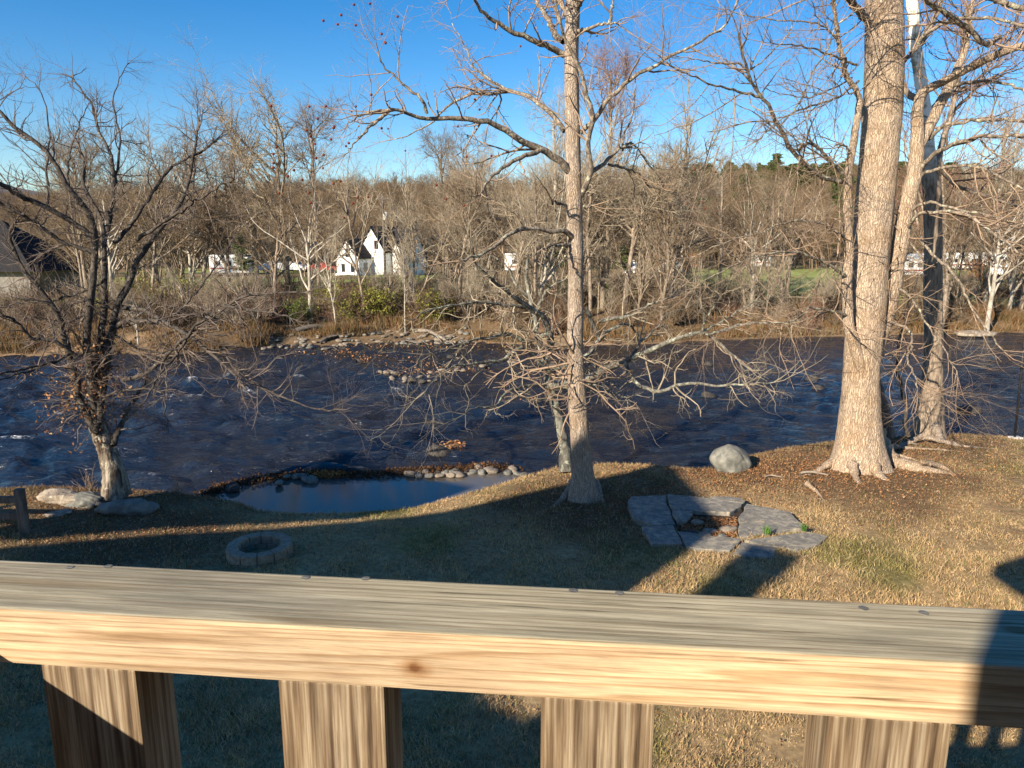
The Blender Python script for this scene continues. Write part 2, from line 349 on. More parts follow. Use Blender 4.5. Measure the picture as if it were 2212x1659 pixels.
def height(x, y):
    x = np.asarray(x, float); y = np.asarray(y, float)
    ys = shoreY(x); yf = farY(x); ze = shoreZ(x)
    P = np.stack([x, y, 0*x], -1).reshape(-1, 3)
    nz = vnoise(P*.5, 3, 2).reshape(x.shape)*.035
    d = ys-y
    near = np.where(d > 0, ze+(-.08-ze)*(1-np.exp(-np.maximum(d, 0)/2.2))+nz*np.clip(d, 0, 1), np.maximum(ze+d*1.8, -1.4))
    d = y-yf
    bn = vnoise(P*.25, 5, 3).reshape(x.shape)
    far = np.where(d > 0, WZ+(1.2+.35*bn)*(1-np.exp(-np.maximum(d, 0)/2.4)), np.maximum(WZ+d*.2, -1.4))
    h = np.where(y < .5*(ys+yf), near, far)
    a = np.interp(x/np.maximum(y, 1), cr[:, 0], cr[:, 1])
    crest = CH+a*300-9.5
    hn = vnoise(P*.02, 9, 3).reshape(x.shape)
    h = h+smooth((y-125)/175)*(crest-.5)*np.where(y > 300, 1, 1)+smooth((y-130)/60)*hn*2.5*(1-smooth((y-230)/60))
    return h
xs = np.r_[np.arange(-500, -60, 12), np.arange(-60, -14, 1.5), np.arange(-14, 17, .13), np.arange(17, 60, 1.5), np.arange(60, 501, 12)]
ysg = np.r_[np.arange(-60, 3, 2.), np.arange(3, 21, .13), np.arange(21, 70, .7), np.arange(70, 130, 4), np.arange(130, 600, 8)]
X, Y = np.meshgrid(xs, ysg); Z = height(X, Y)
def lawncolor(x, y):
    """base colour of the turf: dormant straw, greener patches, bare leafy soil round the trees"""
    P = np.stack([x, y, 0*x], -1).reshape(-1, 3)
    n1 = vnoise(P*.35, 11, 3).reshape(x.shape); n2 = vnoise(P*1.3, 12, 3).reshape(x.shape)
    straw = np.array([.50, .35, .18]); green = np.array([.26, .24, .075]); brown = np.array([.165, .105, .06])
    d = shoreY(x)-y
    g = smooth((.55*n1+.45*n2+.02+.25*np.exp(-((y-12.2)/2.2)**2)-.22)*1.6)
    b = np.zeros_like(x)
    for cx, cy, rr in ((7.5, 14.6, 3.4), (1.4, 13.0, 2.2), (10.4, 17.2, 2.8), (5.0, 15.0, 1.8), (-8, 13.5, 3.), (-6.5, 11.6, 2.4)):
        b = np.maximum(b, np.exp(-(((x-cx)**2+(y-cy)**2)/rr**2)))
    b = smooth(b*1.5+.35*n2-.25)
    b = np.maximum(b, .0*x)
    g, b = g[..., None], b[..., None]
    c = straw*(1-g*.85)+green*g*.85
    return c*(1-b*.8)+brown*b*.8
def groundcolor(x, y):
    c = lawncolor(x, y); P = np.stack([x, y, 0*x], -1).reshape(-1, 3)
    n = vnoise(P*.08, 21, 3).reshape(x.shape)[..., None]; n2 = vnoise(P*.5, 22, 3).reshape(x.shape)[..., None]
    d = (shoreY(x)-y)[..., None]; df = (y-farY(x))[..., None]
    bed = np.array([.10, .075, .05]); tan_ = np.array([.22, .15, .085]); field = np.array([.13, .145, .045]); hill = np.array([.13, .10, .06])
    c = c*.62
    c = np.where(d < .1, bed, c)
    bank = tan_*(.8+.3*n2)
    gm = np.maximum(smooth(.5+n*1.2), .0+((x/np.maximum(y, 1))[..., None] > .22)*((x/np.maximum(y, 1))[..., None] < .52)*(y[..., None] > 62)*1.); fld = field*(1+.2*n2)*gm*np.where(gm > .99, 1.9, 1)+np.array([.20, .14, .075])*(1-gm)
    w = smooth((df-5)/7); f = bank*(1-w)+fld*w
    w = smooth((y[..., None]-122)/20); f = f*(1-w)+hill*w
    return np.where((y[..., None] > 28) & (df > -.5), f, c)
ii = np.arange(X.size).reshape(X.shape)
F = np.stack([ii[:-1, :-1], ii[:-1, 1:], ii[1:, 1:], ii[1:, :-1]], -1).reshape(-1, 4)
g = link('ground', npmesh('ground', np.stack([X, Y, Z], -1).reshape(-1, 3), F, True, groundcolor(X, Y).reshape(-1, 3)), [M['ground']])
tag(g, kind='structure')
# blue distant ridge
rx = np.arange(-2600, 2601, 60.); rv = []; 
for k, yy in enumerate((900, 1300, 1800, 2400)):
    for x in rx:
        hh = 0 if k == 0 else (.085 if k == 2 else .03)*yy*(.62+.34*sin(x*.0021-1.5)+.10*sin(x*.0083))
        rv.append((x, yy, hh))
rv = np.array(rv); ii = np.arange(len(rv)).reshape(4, -1)
F = np.stack([ii[:-1, :-1], ii[:-1, 1:], ii[1:, 1:], ii[1:, :-1]], -1).reshape(-1, 4)
tag(link('hills', npmesh('hills', rv, F), [plain('distant_wooded_ridge', (.13, .13, .15), .95, .2, .01)]), kind='structure')
# ------------------------------------------------------------------ water
pool_line_px = [(440, 1076), (490, 1056), (540, 1046), (600, 1036), (680, 1029), (760, 1031), (820, 1030), (880, 1024), (950, 1021), (1000, 1019), (1040, 1016), (1090, 1017), (1135, 1024), (1165, 1026)]
pool_line = np.array([G(x, y, WZ)[:2] for x, y in pool_line_px])
def water_field(x, y):
    rapid = .35+.65*smooth((3-x)/9)*1.0+.25*np.exp(-((y-25)/7)**2)
    rapid = rapid*np.where(x > 6, .8, 1)
    r = np.random.default_rng(5); h = np.zeros_like(x)
    wx = x+.35*np.sin(y*1.1+.4*x)+.2*np.sin(x*2.1-y*.7); wy = y+.3*np.sin(x*1.3-y*.5)
    for k in range(46):
        a = r.normal(radians(80), .60); lam = r.uniform(.32, 1.5); kk = 2*pi/lam
        h += (.0105*lam**.9)*np.sin((cos(a)*wx*.75+sin(a)*wy)*kk+r.uniform(0, 6.28))
    h = np.where(h > 0, h*1.5, h*.8)
    inpool = (x > pool_line[0, 0]-.3) & (x < pool_line[-1, 0]+.2) & (y < np.interp(x, pool_line[:, 0], pool_line[:, 1])+.25)
    return h*rapid*np.where(inpool, 0, 1), rapid
wx_ = np.r_[np.arange(-300, -45, 8), np.arange(-45, -24, .4), np.arange(-24, 26, .15), np.arange(26, 50, .4), np.arange(50, 300, 8)]
wy_ = np.r_[np.arange(9, 30, .11), np.arange(30, 56, .35)]
X, Y = np.meshgrid(wx_, wy_); H, rap = water_field(X, Y)
ft = np.percentile(H[rap > .7], 98.8); pn = vnoise(np.stack([X*.8, Y*1.1, 0*X], -1).reshape(-1, 3), 77, 2).reshape(X.shape)
foam = np.clip((H-ft)/(.35*ft), 0, 1)*smooth((rap-.6)/.3)*smooth((pn-.05)*3)
ii = np.arange(X.size).reshape(X.shape); F = np.stack([ii[:-1, :-1], ii[:-1, 1:], ii[1:, 1:], ii[1:, :-1]], -1).reshape(-1, 4)
def watermat(name, calm=False):
    m, t = nt(name); o = objc(t); a = N(t, 'ShaderNodeAttribute', attribute_name='Col')
    n1 = noise(t, o, 2.2 if not calm else 1.2, 5, .62, .5, (.55, 1.3, 1)); n2 = noise(t, o, 8, 4, .65, .3, (.5, 1.3, 1))
    ad = N(t, 'ShaderNodeMath', operation='ADD'); t.links.new(n1, ad.inputs[0])
    ml = N(t, 'ShaderNodeMath', operation='MULTIPLY', i_1=.55); t.links.new(n2, ml.inputs[0]); t.links.new(ml.outputs[0], ad.inputs[1])
    fn = ramp(t, noise(t, o, 9, 4, .7), [(.45, (0, 0, 0)), (.6, (1, 1, 1))])
    deep = ramp(t, noise(t, o, .25, 3, .5), [(.35, (.008, .015, .028)), (.7, (.020, .017, .016))])
    if calm:
        deep = ramp(t, noise(t, o, .8, 4, .5), [(.35, (.09, .09, .09)), (.7, (.13, .105, .075))])  # reflection painted into the base: pale grey and tan
        finish(t, deep, .05, ad.outputs[0], .12, .01, .5, 1.33); return m
    fm = N(t, 'ShaderNodeMath', operation='MULTIPLY'); t.links.new(a.outputs['Fac'], fm.inputs[0]); t.links.new(fn, fm.inputs[1])
    c = mixc(t, fm.outputs[0], deep, (.62, .66, .70))
    rg_ = N(t, 'ShaderNodeMapRange', i_3=.07, i_4=.7); t.links.new(fm.outputs[0], rg_.inputs[0])
    finish(t, c, rg_.outputs[0], ad.outputs[0], 1., .13, .6, 1.34); return m
tag(link('river', npmesh('river', np.stack([X, Y, H+WZ], -1).reshape(-1, 3), F, True, np.repeat(foam.reshape(-1, 1), 3, 1)), [watermat('river_water')]), kind='structure')
# the calm pool behind the line of stones
pl = resample(pool_line, 60); ed = np.array([[x, shoreY(x)-.5] for x in pl[:, 0]])
V = []; nn = 14
for (a, b) in zip(pl, ed):
    for s in np.linspace(0, 1, nn): V.append((a[0]*(1-s)+b[0]*s, a[1]*(1-s)+min(a[1], b[1])*s, WZ+.035))
ii = np.arange(len(V)).reshape(60, nn); F = np.stack([ii[:-1, :-1], ii[:-1, 1:], ii[1:, 1:], ii[1:, :-1]], -1).reshape(-1, 4)
tag(link('pool_water', npmesh('pool_water', V, F), [watermat('pool_water', True)]), kind='structure')
# ------------------------------------------------------------------ rocks
def rockmesh(name, s, seed, sub=3, rough=.18, flat=.5, m=None):
    import bmesh
    bm = bmesh.new(); bmesh.ops.create_icosphere(bm, subdivisions=sub, radius=1)
    V = np.array([v.co[:] for v in bm.verts]); n = vnoise(V*1.1, seed, 2)*rough+vnoise(V*4, seed+1, 2)*rough*.22
    V = V*(1+n)[:, None]; V[:, 2] = np.where(V[:, 2] < -flat, -flat, V[:, 2]); V = V*np.array(s)
    for v, c in zip(bm.verts, V): v.co = c
    for f in bm.faces: f.smooth = True
    me = bpy.data.meshes.new(name); bm.to_mesh(me); bm.free(); me.materials.append(m); return me
o = link('boulder', rockmesh('boulder', (.43, .40, .36), 14, 5, .15, .55, M['rock'])); o.location = (4.92, 15.15, height(4.92, 15.15)+.17)
tag(o, 'large smooth grey rounded boulder sitting on the grass at the water edge', 'boulder')
for nm, (x, y, z), s, rz, m, lb, sd in (
    ('rock', W(150, 1085, 13.0), (.62, .30, .17), -.12, 'ledge', 'pale sunlit craggy ledge rock left of the old leaning tree', 31),
    ('rock', W(200, 1082, 12.9), (.34, .30, .19), .3, 'rock', 'grey rounded rock under the left side of the old tree trunk', 33),
    ('rock', W(282, 1092, 12.6), (.52, .30, .20), .2, 'rock', 'big dark slabby rock in shade right of the old tree trunk', 35),
    ('rock', W(128, 1118, 12.3), (.22, .14, .05), .1, 'ledge', 'small flat stone lying in shaded leaf litter below the tree rocks', 37)):
    o = link(nm, rockmesh(nm, s, sd, 5, .34, .6, M[m])); o.location = (x, y, height(x, y)+s[2]*.35); o.rotation_euler = (0, 0, rz)
    tag(o, lb, 'rock', 'rocks around the old tree')
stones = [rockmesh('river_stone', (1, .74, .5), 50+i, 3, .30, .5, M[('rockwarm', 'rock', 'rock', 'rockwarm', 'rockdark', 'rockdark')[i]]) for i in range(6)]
def stone(x, y, z, s, k, label, group, rz=None, cat='stone', name='river_stone'):
    o = bpy.data.objects.new(name, stones[k]); C.objects.link(o); o.location = (x, y, z); o.scale = (s, s*rng.uniform(.8, 1.1), s*rng.uniform(.8, 1.15))
    o.rotation_euler = (rng.uniform(-.15, .15), rng.uniform(-.15, .15), rng.uniform(0, 6.28) if rz is None else rz)
    return tag(o, label, cat, group)
pale_px = [(887, 1026), (905, 1030), (920, 1022), (929, 1029), (950, 1030), (962, 1021), (972, 1029), (985, 1020), (990, 1028), (1022, 1021), (1034, 1014), (1041, 1022), (1062, 1019), (1097, 1022), (1108, 1017), (1118, 1024), (1131, 1028)]
for i, (x, y) in enumerate(pale_px):
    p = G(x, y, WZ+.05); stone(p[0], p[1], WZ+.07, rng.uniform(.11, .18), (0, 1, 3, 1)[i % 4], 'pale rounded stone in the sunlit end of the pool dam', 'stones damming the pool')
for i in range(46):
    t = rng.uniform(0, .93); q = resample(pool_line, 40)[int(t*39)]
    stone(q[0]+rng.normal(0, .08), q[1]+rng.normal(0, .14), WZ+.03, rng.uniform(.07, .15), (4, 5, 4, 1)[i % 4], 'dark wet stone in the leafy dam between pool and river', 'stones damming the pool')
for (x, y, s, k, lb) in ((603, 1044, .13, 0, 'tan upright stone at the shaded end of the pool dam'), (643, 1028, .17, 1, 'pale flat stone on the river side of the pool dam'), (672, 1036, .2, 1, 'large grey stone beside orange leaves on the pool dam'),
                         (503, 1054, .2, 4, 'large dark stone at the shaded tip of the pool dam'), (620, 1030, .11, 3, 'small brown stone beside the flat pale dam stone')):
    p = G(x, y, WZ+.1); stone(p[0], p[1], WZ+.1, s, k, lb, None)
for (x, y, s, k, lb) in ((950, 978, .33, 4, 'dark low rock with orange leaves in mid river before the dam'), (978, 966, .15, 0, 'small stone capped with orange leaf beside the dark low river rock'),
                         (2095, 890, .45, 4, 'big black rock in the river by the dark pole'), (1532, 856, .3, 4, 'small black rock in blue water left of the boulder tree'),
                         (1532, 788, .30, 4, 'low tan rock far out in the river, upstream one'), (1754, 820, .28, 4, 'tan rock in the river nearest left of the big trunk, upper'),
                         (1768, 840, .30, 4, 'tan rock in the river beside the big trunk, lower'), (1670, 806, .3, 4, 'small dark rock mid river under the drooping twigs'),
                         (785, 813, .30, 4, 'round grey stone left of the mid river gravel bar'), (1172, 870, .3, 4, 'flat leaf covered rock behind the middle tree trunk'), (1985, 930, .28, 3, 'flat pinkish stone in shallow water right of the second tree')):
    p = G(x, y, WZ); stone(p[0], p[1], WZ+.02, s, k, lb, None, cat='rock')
for i in range(60):                                # gravel bar in mid river
    x = rng.uniform(815, 1060); y = 803+14*sin((x-815)*.02)+rng.normal(0, 5); p = G(x, y, WZ)
    stone(p[0], p[1], WZ+.03, rng.uniform(.08, .2), (0, 4, 4, 3)[i % 4], 'small stone of the leafy gravel bar in mid river', 'stones of the mid river gravel bar')
for i in range(150):                               # cobbles along the far shore
    x = rng.uniform(560, 1010); yy = np.interp(x, [560, 700, 900, 1010], [752, 747, 738, 738])+rng.normal(1, 4); p = G(x, yy, WZ)
    stone(p[0], p[1]+.5, max(height(p[0], p[1]+.5), WZ)+.04, rng.uniform(.09, .24), (0, 1, 4, 3, 0, 1)[i % 6], 'pale cobble at the waterline of the far bank', 'cobbles along the far bank')
for i in range(22):
    x = rng.uniform(150, 1250); y = rng.uniform(762, 790)
    p = G(x, y, WZ); stone(p[0], p[1], WZ+.0, rng.uniform(.1, .25), (4, 0, 4)[i % 3], 'small stone breaking the shallow water near the far bank', 'stones in the far shallows')
for x, y, s, lb in ((2110, 745, 1.2, 'pale flat ledge slab at the far water edge behind the dark pole'), (1960, 728, 1.6, 'long pale shelf of rock on the far shore seen between the right trunks')):
    o = link('rock', rockmesh('rock', (s, .6, .22), int(x), 4, .15, .5, M['ledge'])); p = G(x, y-18, WZ); o.location = (p[0], p[1], WZ+.15); tag(o, lb, 'rock')
# ------------------------------------------------------------------ flagstones
def c7(x, y): return ((2200+x*.5425)*.553, (1700+y*.5425)*.553)
slabs = [([(465, 470), (490, 435), (740, 425), (745, 490), (775, 545), (808, 630), (700, 638), (650, 638), (520, 596), (490, 545)], 'large flagstone at the shaded left end of the ring'),
         ([(752, 430), (1055, 458), (1288, 495), (1283, 515), (1200, 562), (920, 548), (795, 538), (762, 500)], 'long thick flagstone along the river side of the ring'),
         ([(1060, 438), (1190, 437), (1280, 447), (1310, 475), (1293, 488), (1180, 470), (1060, 450)], 'thin flagstone sliver behind the long river side slab'),
         ([(787, 547), (930, 552), (932, 575), (885, 628), (822, 628)], 'small raised flagstone at the inner corner of the leafy pit'),
         ([(1322, 487), (1500, 520), (1640, 550), (1672, 590), (1760, 663), (1450, 695), (1272, 730), (1258, 660), (1280, 560)], 'widest flagstone, fully sunlit with grass tufts on its edge'),
         ([(567, 655), (790, 642), (860, 778), (640, 780), (600, 720)], 'bluish wet looking flagstone at the near left corner'),
         ([(822, 690), (1000, 713), (1288, 745), (1200, 828), (1000, 818), (890, 803)], 'flagstone on the deck side below the leafy pit'),
         ([(1305, 752), (1760, 692), (1910, 722), (1850, 775), (1700, 830), (1556, 800), (1420, 782)], 'pointed flagstone at the right end of the ring'),
         ([(1290, 762), (1400, 785), (1548, 803), (1510, 878), (1330, 868), (1228, 848)], 'small flagstone nearest the deck rail')]
for k, (poly, lb) in enumerate(slabs):
    P = np.array([G(*c7(x, y), z=-.03)[:2] for x, y in poly]); n = len(P); r2 = np.random.default_rng(k)
    Q = []
    for i in range(n):
        a, b = P[i], P[(i+1) % n]; Q.append(a)
        for s in (.33, .66): 
            e = b-a; Q.append(a+e*s+np.array([-e[1], e[0]])*r2.normal(0, .02))
    z = -.035+r2.uniform(-.01, .01)+(.03 if k in (1, 3) else 0)
    o = MB().prism(Q, -.18, z).build('flagstone', M['slate'], bevel=.008, seg=1); tag(o, lb, 'flagstone', 'flagstones ringing the leafy pit')
P = np.array([G(*c7(x, y), z=-.09)[:2] for x, y in ((800, 540), (1290, 520), (1270, 730), (830, 680))])
tag(MB().prism(P, -.2, -.085).build('pit_soil', M['soil']), kind='structure')
for x, y, s, k, lb in ((1020, 700, .15, 0, 'tan stone at the near edge of the leafy pit'), (1190, 655, .14, 3, 'pinkish flat stone in the sunlit leaves of the pit'), (1060, 665, .12, 0, 'half buried stone in the middle of the leafy pit'),
                       (1150, 705, .12, 1, 'grey stone at the near right of the leafy pit'), (930, 680, .13, 4, 'dark stone in the shaded corner of the leafy pit'), (965, 605, .1, 0, 'small stone under the river side slab of the pit')):
    p = G(*c7(x, y), z=0); stone(p[0], p[1], -.07, s, k, lb, None)
# ------------------------------------------------------------------ fire ring
fp = thing('fire_pit', 'round fire pit of two courses of buff blocks on shaded lawn', 'fire pit', (*G(559, 1160, .12)[:2], height(-4.05, 11.1)-.02))
fp.scale = (.94, .94, 1)
nb = 12
for c in range(2):
    for i in range(nb):
        a0 = 2*pi*(i+.5*c)/nb+.012; a1 = 2*pi*(i+1+.5*c)/nb-.012; jr = rng.uniform(-.008, .008); mb = MB()
        am = .5*(a0+a1); ro = .52+jr; ri = .355+jr
        poly = [(ri*cos(a0), ri*sin(a0)), (ro*cos(a0), ro*sin(a0)), (ro*1.03*cos(am), ro*1.03*sin(am)), (ro*cos(a1), ro*sin(a1)), (ri*cos(a1), ri*sin(a1))]
        mb.prism(poly, c*.142, c*.142+.138).build('block', M['block'], fp, bevel=.007, seg=1)
MB().cyl((0, 0, .0), (0, 0, .03), .37, .36, 20).build('ash_bed', M['soil'], fp)
# ------------------------------------------------------------------ fence at the left
b0 = G(52, 1136, -.05); fz = height(b0[0], b0[1])
fe = thing('rail_fence', 'dark wooden post and rail fence ending beside the lawn', 'fence', (b0[0], b0[1], fz))
for px in (0, -2.3):
    MB().box(px-.065, px+.065, -.06, .06, -.2, .80).build('post', M['fence'], fe, bevel=.012)
for z in (.33, .61):
    MB().box(-2.24, -.066, -.035, .035, z-.06, z+.06).build('rail', M['fence'], fe, bevel=.012)
# ------------------------------------------------------------------ dark pole at the right
p0 = G(2192, 947, -.3); pt = thing('metal_pole', 'thin dark leaning pole with white footing on the bank edge', 'pole', tuple(p0))
top = W(2222, 640, p0[1])-p0; mid = top*.5
MB().cyl((0, 0, -.1), tuple(top), .028, .024).build('shaft', M['metal'], pt, smooth=True)
MB().cyl(tuple(mid), tuple(mid+unit(top)*.12), .038, .038).build('collar', M['metal'], pt, smooth=True)
MB().box(-.12, .16, -.08, .1, -.06, .04).build('footing', M['offwhite'], pt, bevel=.01)
# ------------------------------------------------------------------ deck railing
yaw = -math.atan(.105)
rl = thing('deck_railing', 'thick weathered wooden deck railing with flat cap and wide balusters', 'railing', (0, .81, 0), yaw)
TOP = CH-.48; TH = .082; WD = .141
cap = MB().box(-.98, 3.2, 0, WD, TOP-TH, TOP).build('rail_cap', [M['capface'], M['captop']], rl, bevel=.005)
for p in cap.data.polygons:
    p.material_index = 1 if p.normal.z > .7 or p.normal.y > .7 else 0
bx = [(-.661, -.520), (-.335, -.205), (.030, .158), (.395, .530), (.75, .88), (1.11, 1.24), (1.47, 1.60)]
def railx(x, y):                                   # pixel -> along the railing, on its front face
    d = ray(x, y); nrm = np.array([-sin(yaw), cos(yaw), 0]); t = (.81*nrm[1])/(d@nrm); q = d*t-np.array([0, .81, 0]); return q[0]*cos(yaw)+q[1]*sin(yaw)
bx = [(railx(80, 1440), railx(284, 1440)), (railx(595, 1470), railx(826, 1470)), (railx(1168, 1500), railx(1418, 1500)), (railx(1797, 1540), railx(2068, 1540))]
stp = bx[3][0]-bx[2][0]
bx += [(bx[3][0]+stp*k, bx[3][1]+stp*k) for k in (1, 2, 3)]
for k, (a, b) in enumerate(bx):
    o = MB().box(0, b-a, .006, .088, CH-1.50, TOP-TH-.001).build('baluster', M['baluster'], rl, bevel=.004); o.location = (a, 0, 0)
    for v in o.data.vertices: pass
def toptop(x, y):
    d = ray(x, y); t = .48/(-d[2]); q = d*t-np.array([0, .81, 0]); return q[0]*cos(yaw)+q[1]*sin(yaw), -q[0]*sin(yaw)+q[1]*cos(yaw)
for x, y in ((150, 1226), (233, 1224), (660, 1248), (790, 1250), (1238, 1276), (1338, 1282), (1865, 1314), (1995, 1324)):
    a, b = toptop(x, y); mb = MB().cyl((a, b, TOP-.004), (a, b, TOP+.0006), .0068, .0064, 16); mb.box(a-.0050, a+.0050, b-.0009, b+.0009, TOP+.0006, TOP+.0010)
    mb.build('screw', M['screw'], rl)
sr = thing('side_railing', 'side deck railing meeting the front railing at the left corner', 'railing', (-.93, .82, 0), 0)
MB().box(0, .13, -3.2, -.012, TOP-TH, TOP).build('rail_cap', [M['captop']], sr, bevel=.005)
for k in range(8): MB().box(.03, .10, -.42-.36*k, -.29-.36*k, CH-1.5, TOP-TH-.001).build('baluster', M['baluster'], sr, bevel=.004)
dk = thing('deck', 'raised timber deck behind the railing carried on square posts', 'deck', (0, 0, 0))
for k in range(14): MB().box(-.95, 6.8, .72-.145*k-.14, .72-.145*k, CH-1.60, CH-1.56).build('deck_board', M['baluster'], dk)
for x in (-.8, 2.8, 6.4): MB().box(x-.07, x+.07, .5, .64, -.2, CH-1.61).build('post', M['baluster'], dk, bevel=.005)
# ------------------------------------------------------------------ unseen houses behind the camera, invented and shaped to throw the big shadows
def prof(name, pts, y0, y1, m, parent, bevel=0): return MB().extr(pts, y0, y1).build(name, m, parent, bevel)
hm = thing('home', 'unseen beige house wall with dark eaves, added to shade rail and lawn', 'house', (0, 0, 0))  # added house, wall corner and eaves set by the shadow edges
_rx = railx(2094, 1480); _cx = _rx*cos(yaw)-(.81+_rx*sin(yaw)+1.1)*SX/SY
MB().box(_cx, 9, -9, -1.1, -.3, 6.0).build('wall', M['beige'], hm)
MB().box(-2.05, 9.8, -9.6, -.75, 6.0, 6.2).build('roof', M['roof'], hm)
MB().extr([(-2.05, 6.21), (9.8, 6.21), (3.9, 9.2)], -9.6, -.75).build('attic_roof', M['roof'], hm)
MB().box(1.0, 2.9, -1.1+.0, -1.06, CH-1.55, 5.2).build('door', M['glass'], hm)
nh = thing('shadow_house', 'unseen beige gabled house with brick chimney, added to cast the lawn shadows', 'house', (0, 0, 0), -AZ)  # added house, its outline traced back from the lawn shadow
# local x = across the light, local y = along the light
def prof2(name, pts, y0, y1, m, bevel=0): return MB().extr(pts, y0, y1).build(name, m, nh, bevel)
S0 = -9.6
prof2('wall', [(-13.2, -.3), (-4.85, -.3), (-4.85, 8.6), (-7.3, 9.75), (-9.3, 7.45), (-13.2, 4.9)], S0-7, S0, M['beige'])
prof2('roof', [(-13.5, 4.95), (-9.32, 7.7), (-7.3, 10.08), (-4.7, 8.92), (-4.7, 8.7), (-7.3, 9.82), (-9.28, 7.5), (-13.5, 4.72)], S0-7.4, S0+.4, M['roof'])
prof2('shadow_slab', [(-14.3, 5.45), (-13.4, 5.6), (-11.75, 6.75), (-10.5, 7.45), (-10.5, 8.3), (-14.3, 8.0)], S0-.5, S0+.3, M['roof'])  # added slab, shaped only to cast shade beyond the lit lawn strip
MB().box(-14.2, -13.9, S0-.3, S0, -.3, 5.5).build('post', M['fence'], nh)  # prop for the added slab
MB().box(-4.85, -2.9, S0-6, S0-.2, -.3, 6.5).build('annex', M['beige'], nh)
MB().box(-4.03, -3.33, S0-.9, S0, 6.5, 8.75).build('chimney', M['brick'], nh)  # added chimney, sized to cast the small lawn shadow
MB().box(-4.08, -3.28, S0-.95, S0+.05, 8.75, 8.92).build('chimney_cap', M['rock'], nh)
for x in (-11.8, -9.6, -7.4): MB().box(x, x+1.1, S0+.0, S0+.03, 1.0, 2.5).build('window', M['glass'], nh)
# ------------------------------------------------------------------ far buildings and vehicles
def gable(parent, cx, cy, w, d, eave, peak, wm, rm, ov=.3, axis='y'):
    mb = MB(); h = w/2
    P = [(-h, -1), (h, -1), (h, eave), (0, peak), (-h, eave)]
    sl = (peak-eave)/h; R = [(-h-ov, eave-ov*sl+.02), (0, peak+.02), (h+ov, eave-ov*sl+.02), (h+ov, eave-ov*sl+.2), (0, peak+.22), (-h-ov, eave-ov*sl+.2)]
    for prf, m, nm, e in ((P, wm, 'wall', 0), (R, rm, 'roof', ov)):
        b = MB().extr(prf, -d/2-e, d/2+e)
        if axis == 'x': b.v = [(y, -x, z) for x, y, z in b.v]
        b.v = [(x+cx, y+cy, z) for x, y, z in b.v]; b.build(nm, m, parent)
hp = W(834, 592, 104); wh = thing('farmhouse', 'white two storey house with steep gables and black roof across the river', 'house', (hp[0], hp[1], height(hp[0], hp[1])), radians(-30))
wh.scale = (.82, .82, .86)
gable(wh, 0, 1.0, 5.6, 9, 3.9, 7.6, M['whitep'], M['roof'])
gable(wh, -2.6, -4.6, 5.0, 4.4, 2.9, 5.6, M['whitep'], M['roof'])
gable(wh, 2.6, 2.2, 4.6, 5.0, 3.6, 7.3, M['whitep'], M['roof'], axis='x')
gable(wh, 4.0, -.9, 1.7, 2.0, 3.9, 5.3, M['whitep'], M['roof'])
for x, z, y in ((-4.0, .5, -6.83), (-1.9, .5, -6.83), (-2.95, 2.9, -6.83), (.6, 4.2, -3.53)):
    w = MB().box(x-.05, x+.85, y-.03, y, z-.05, z+1.35).build('window', M['red'] if z > 4 else M['offwhite'], wh); MB().box(x, x+.8, y-.05, y-.03, z, z+1.3).build('pane', M['glass'], w)
for y in (-5.6, -1.5): 
    w = MB().box(-.098 if y < -3 else 2.8, -.05 if y < -3 else 2.84, y, y+.9, .6, 2.0).build('window', M['glass'], wh)
MB().box(-5.3, .3, -7.2, -6.8, -.2, .25).build('foundation', M['offwhite'], wh)
lh = W(60, 640, 58); lz = .1
lo_ = thing('lake_house', 'beige house under a big dark hipped roof on the far left bank', 'house', (lh[0]-5.2, 60, lz))
MB().box(-7, 6.2, -3, 5, -1.2, 2.55).build('wall', plain('shaded_beige_wall', (.19, .175, .155), .85), lo_)  # beige darkened, the wall's shade put into its colour
mb = MB(); mb.add([(-7.6, -3.7, 2.5), (7.0, -3.7, 2.5), (7.0, 5.7, 2.5), (-7.6, 5.7, 2.5), (-3.2, 1, 6.6), (1.9, 1, 6.6)], [(0, 1, 5, 4), (1, 2, 5), (2, 3, 4, 5), (3, 0, 4), (3, 2, 1, 0)]); mb.build('roof', M['roof'], lo_)
for x in (-2.2, .3, 2.2):
    w = MB().box(x-.06, x+.56, -3.04, -3.0, 1.2, 2.32).build('window', M['offwhite'], lo_); MB().box(x, x+.5, -3.06, -3.04, 1.26, 2.26).build('pane', M['glass'], w)
MB().box(-7.5, 6.9, -5.2, -3.1, -.9, -.7).build('porch_floor', M['fence'], lo_)
def camper(px, py, Yd, L, H, rz, label, group=None, stripe='red', name='camper_trailer'):
    p = W(px, py, Yd); t = thing(name, label, 'camper', (p[0], p[1], height(p[0], p[1])), rz, group)
    MB().box(-L/2, L/2, -1.15, 1.15, .45, H).build('body', M['whitep'], t, bevel=.12)
    MB().box(-L/2+.1, L/2-.1, -1.17, -1.145, .95, 1.15).build('stripe', M[stripe], t)
    for x in np.arange(-L/2+.7, L/2-.8, 1.5): MB().box(x, x+.75, -1.18, -1.14, 1.45, 2.05).build('window', M['glass'], t)
    for x in (-.5, .35): MB().cyl((x, -1.1, .38), (x, -.85, .38), .36, .36, 14).build('wheel', M['tyre'], t)
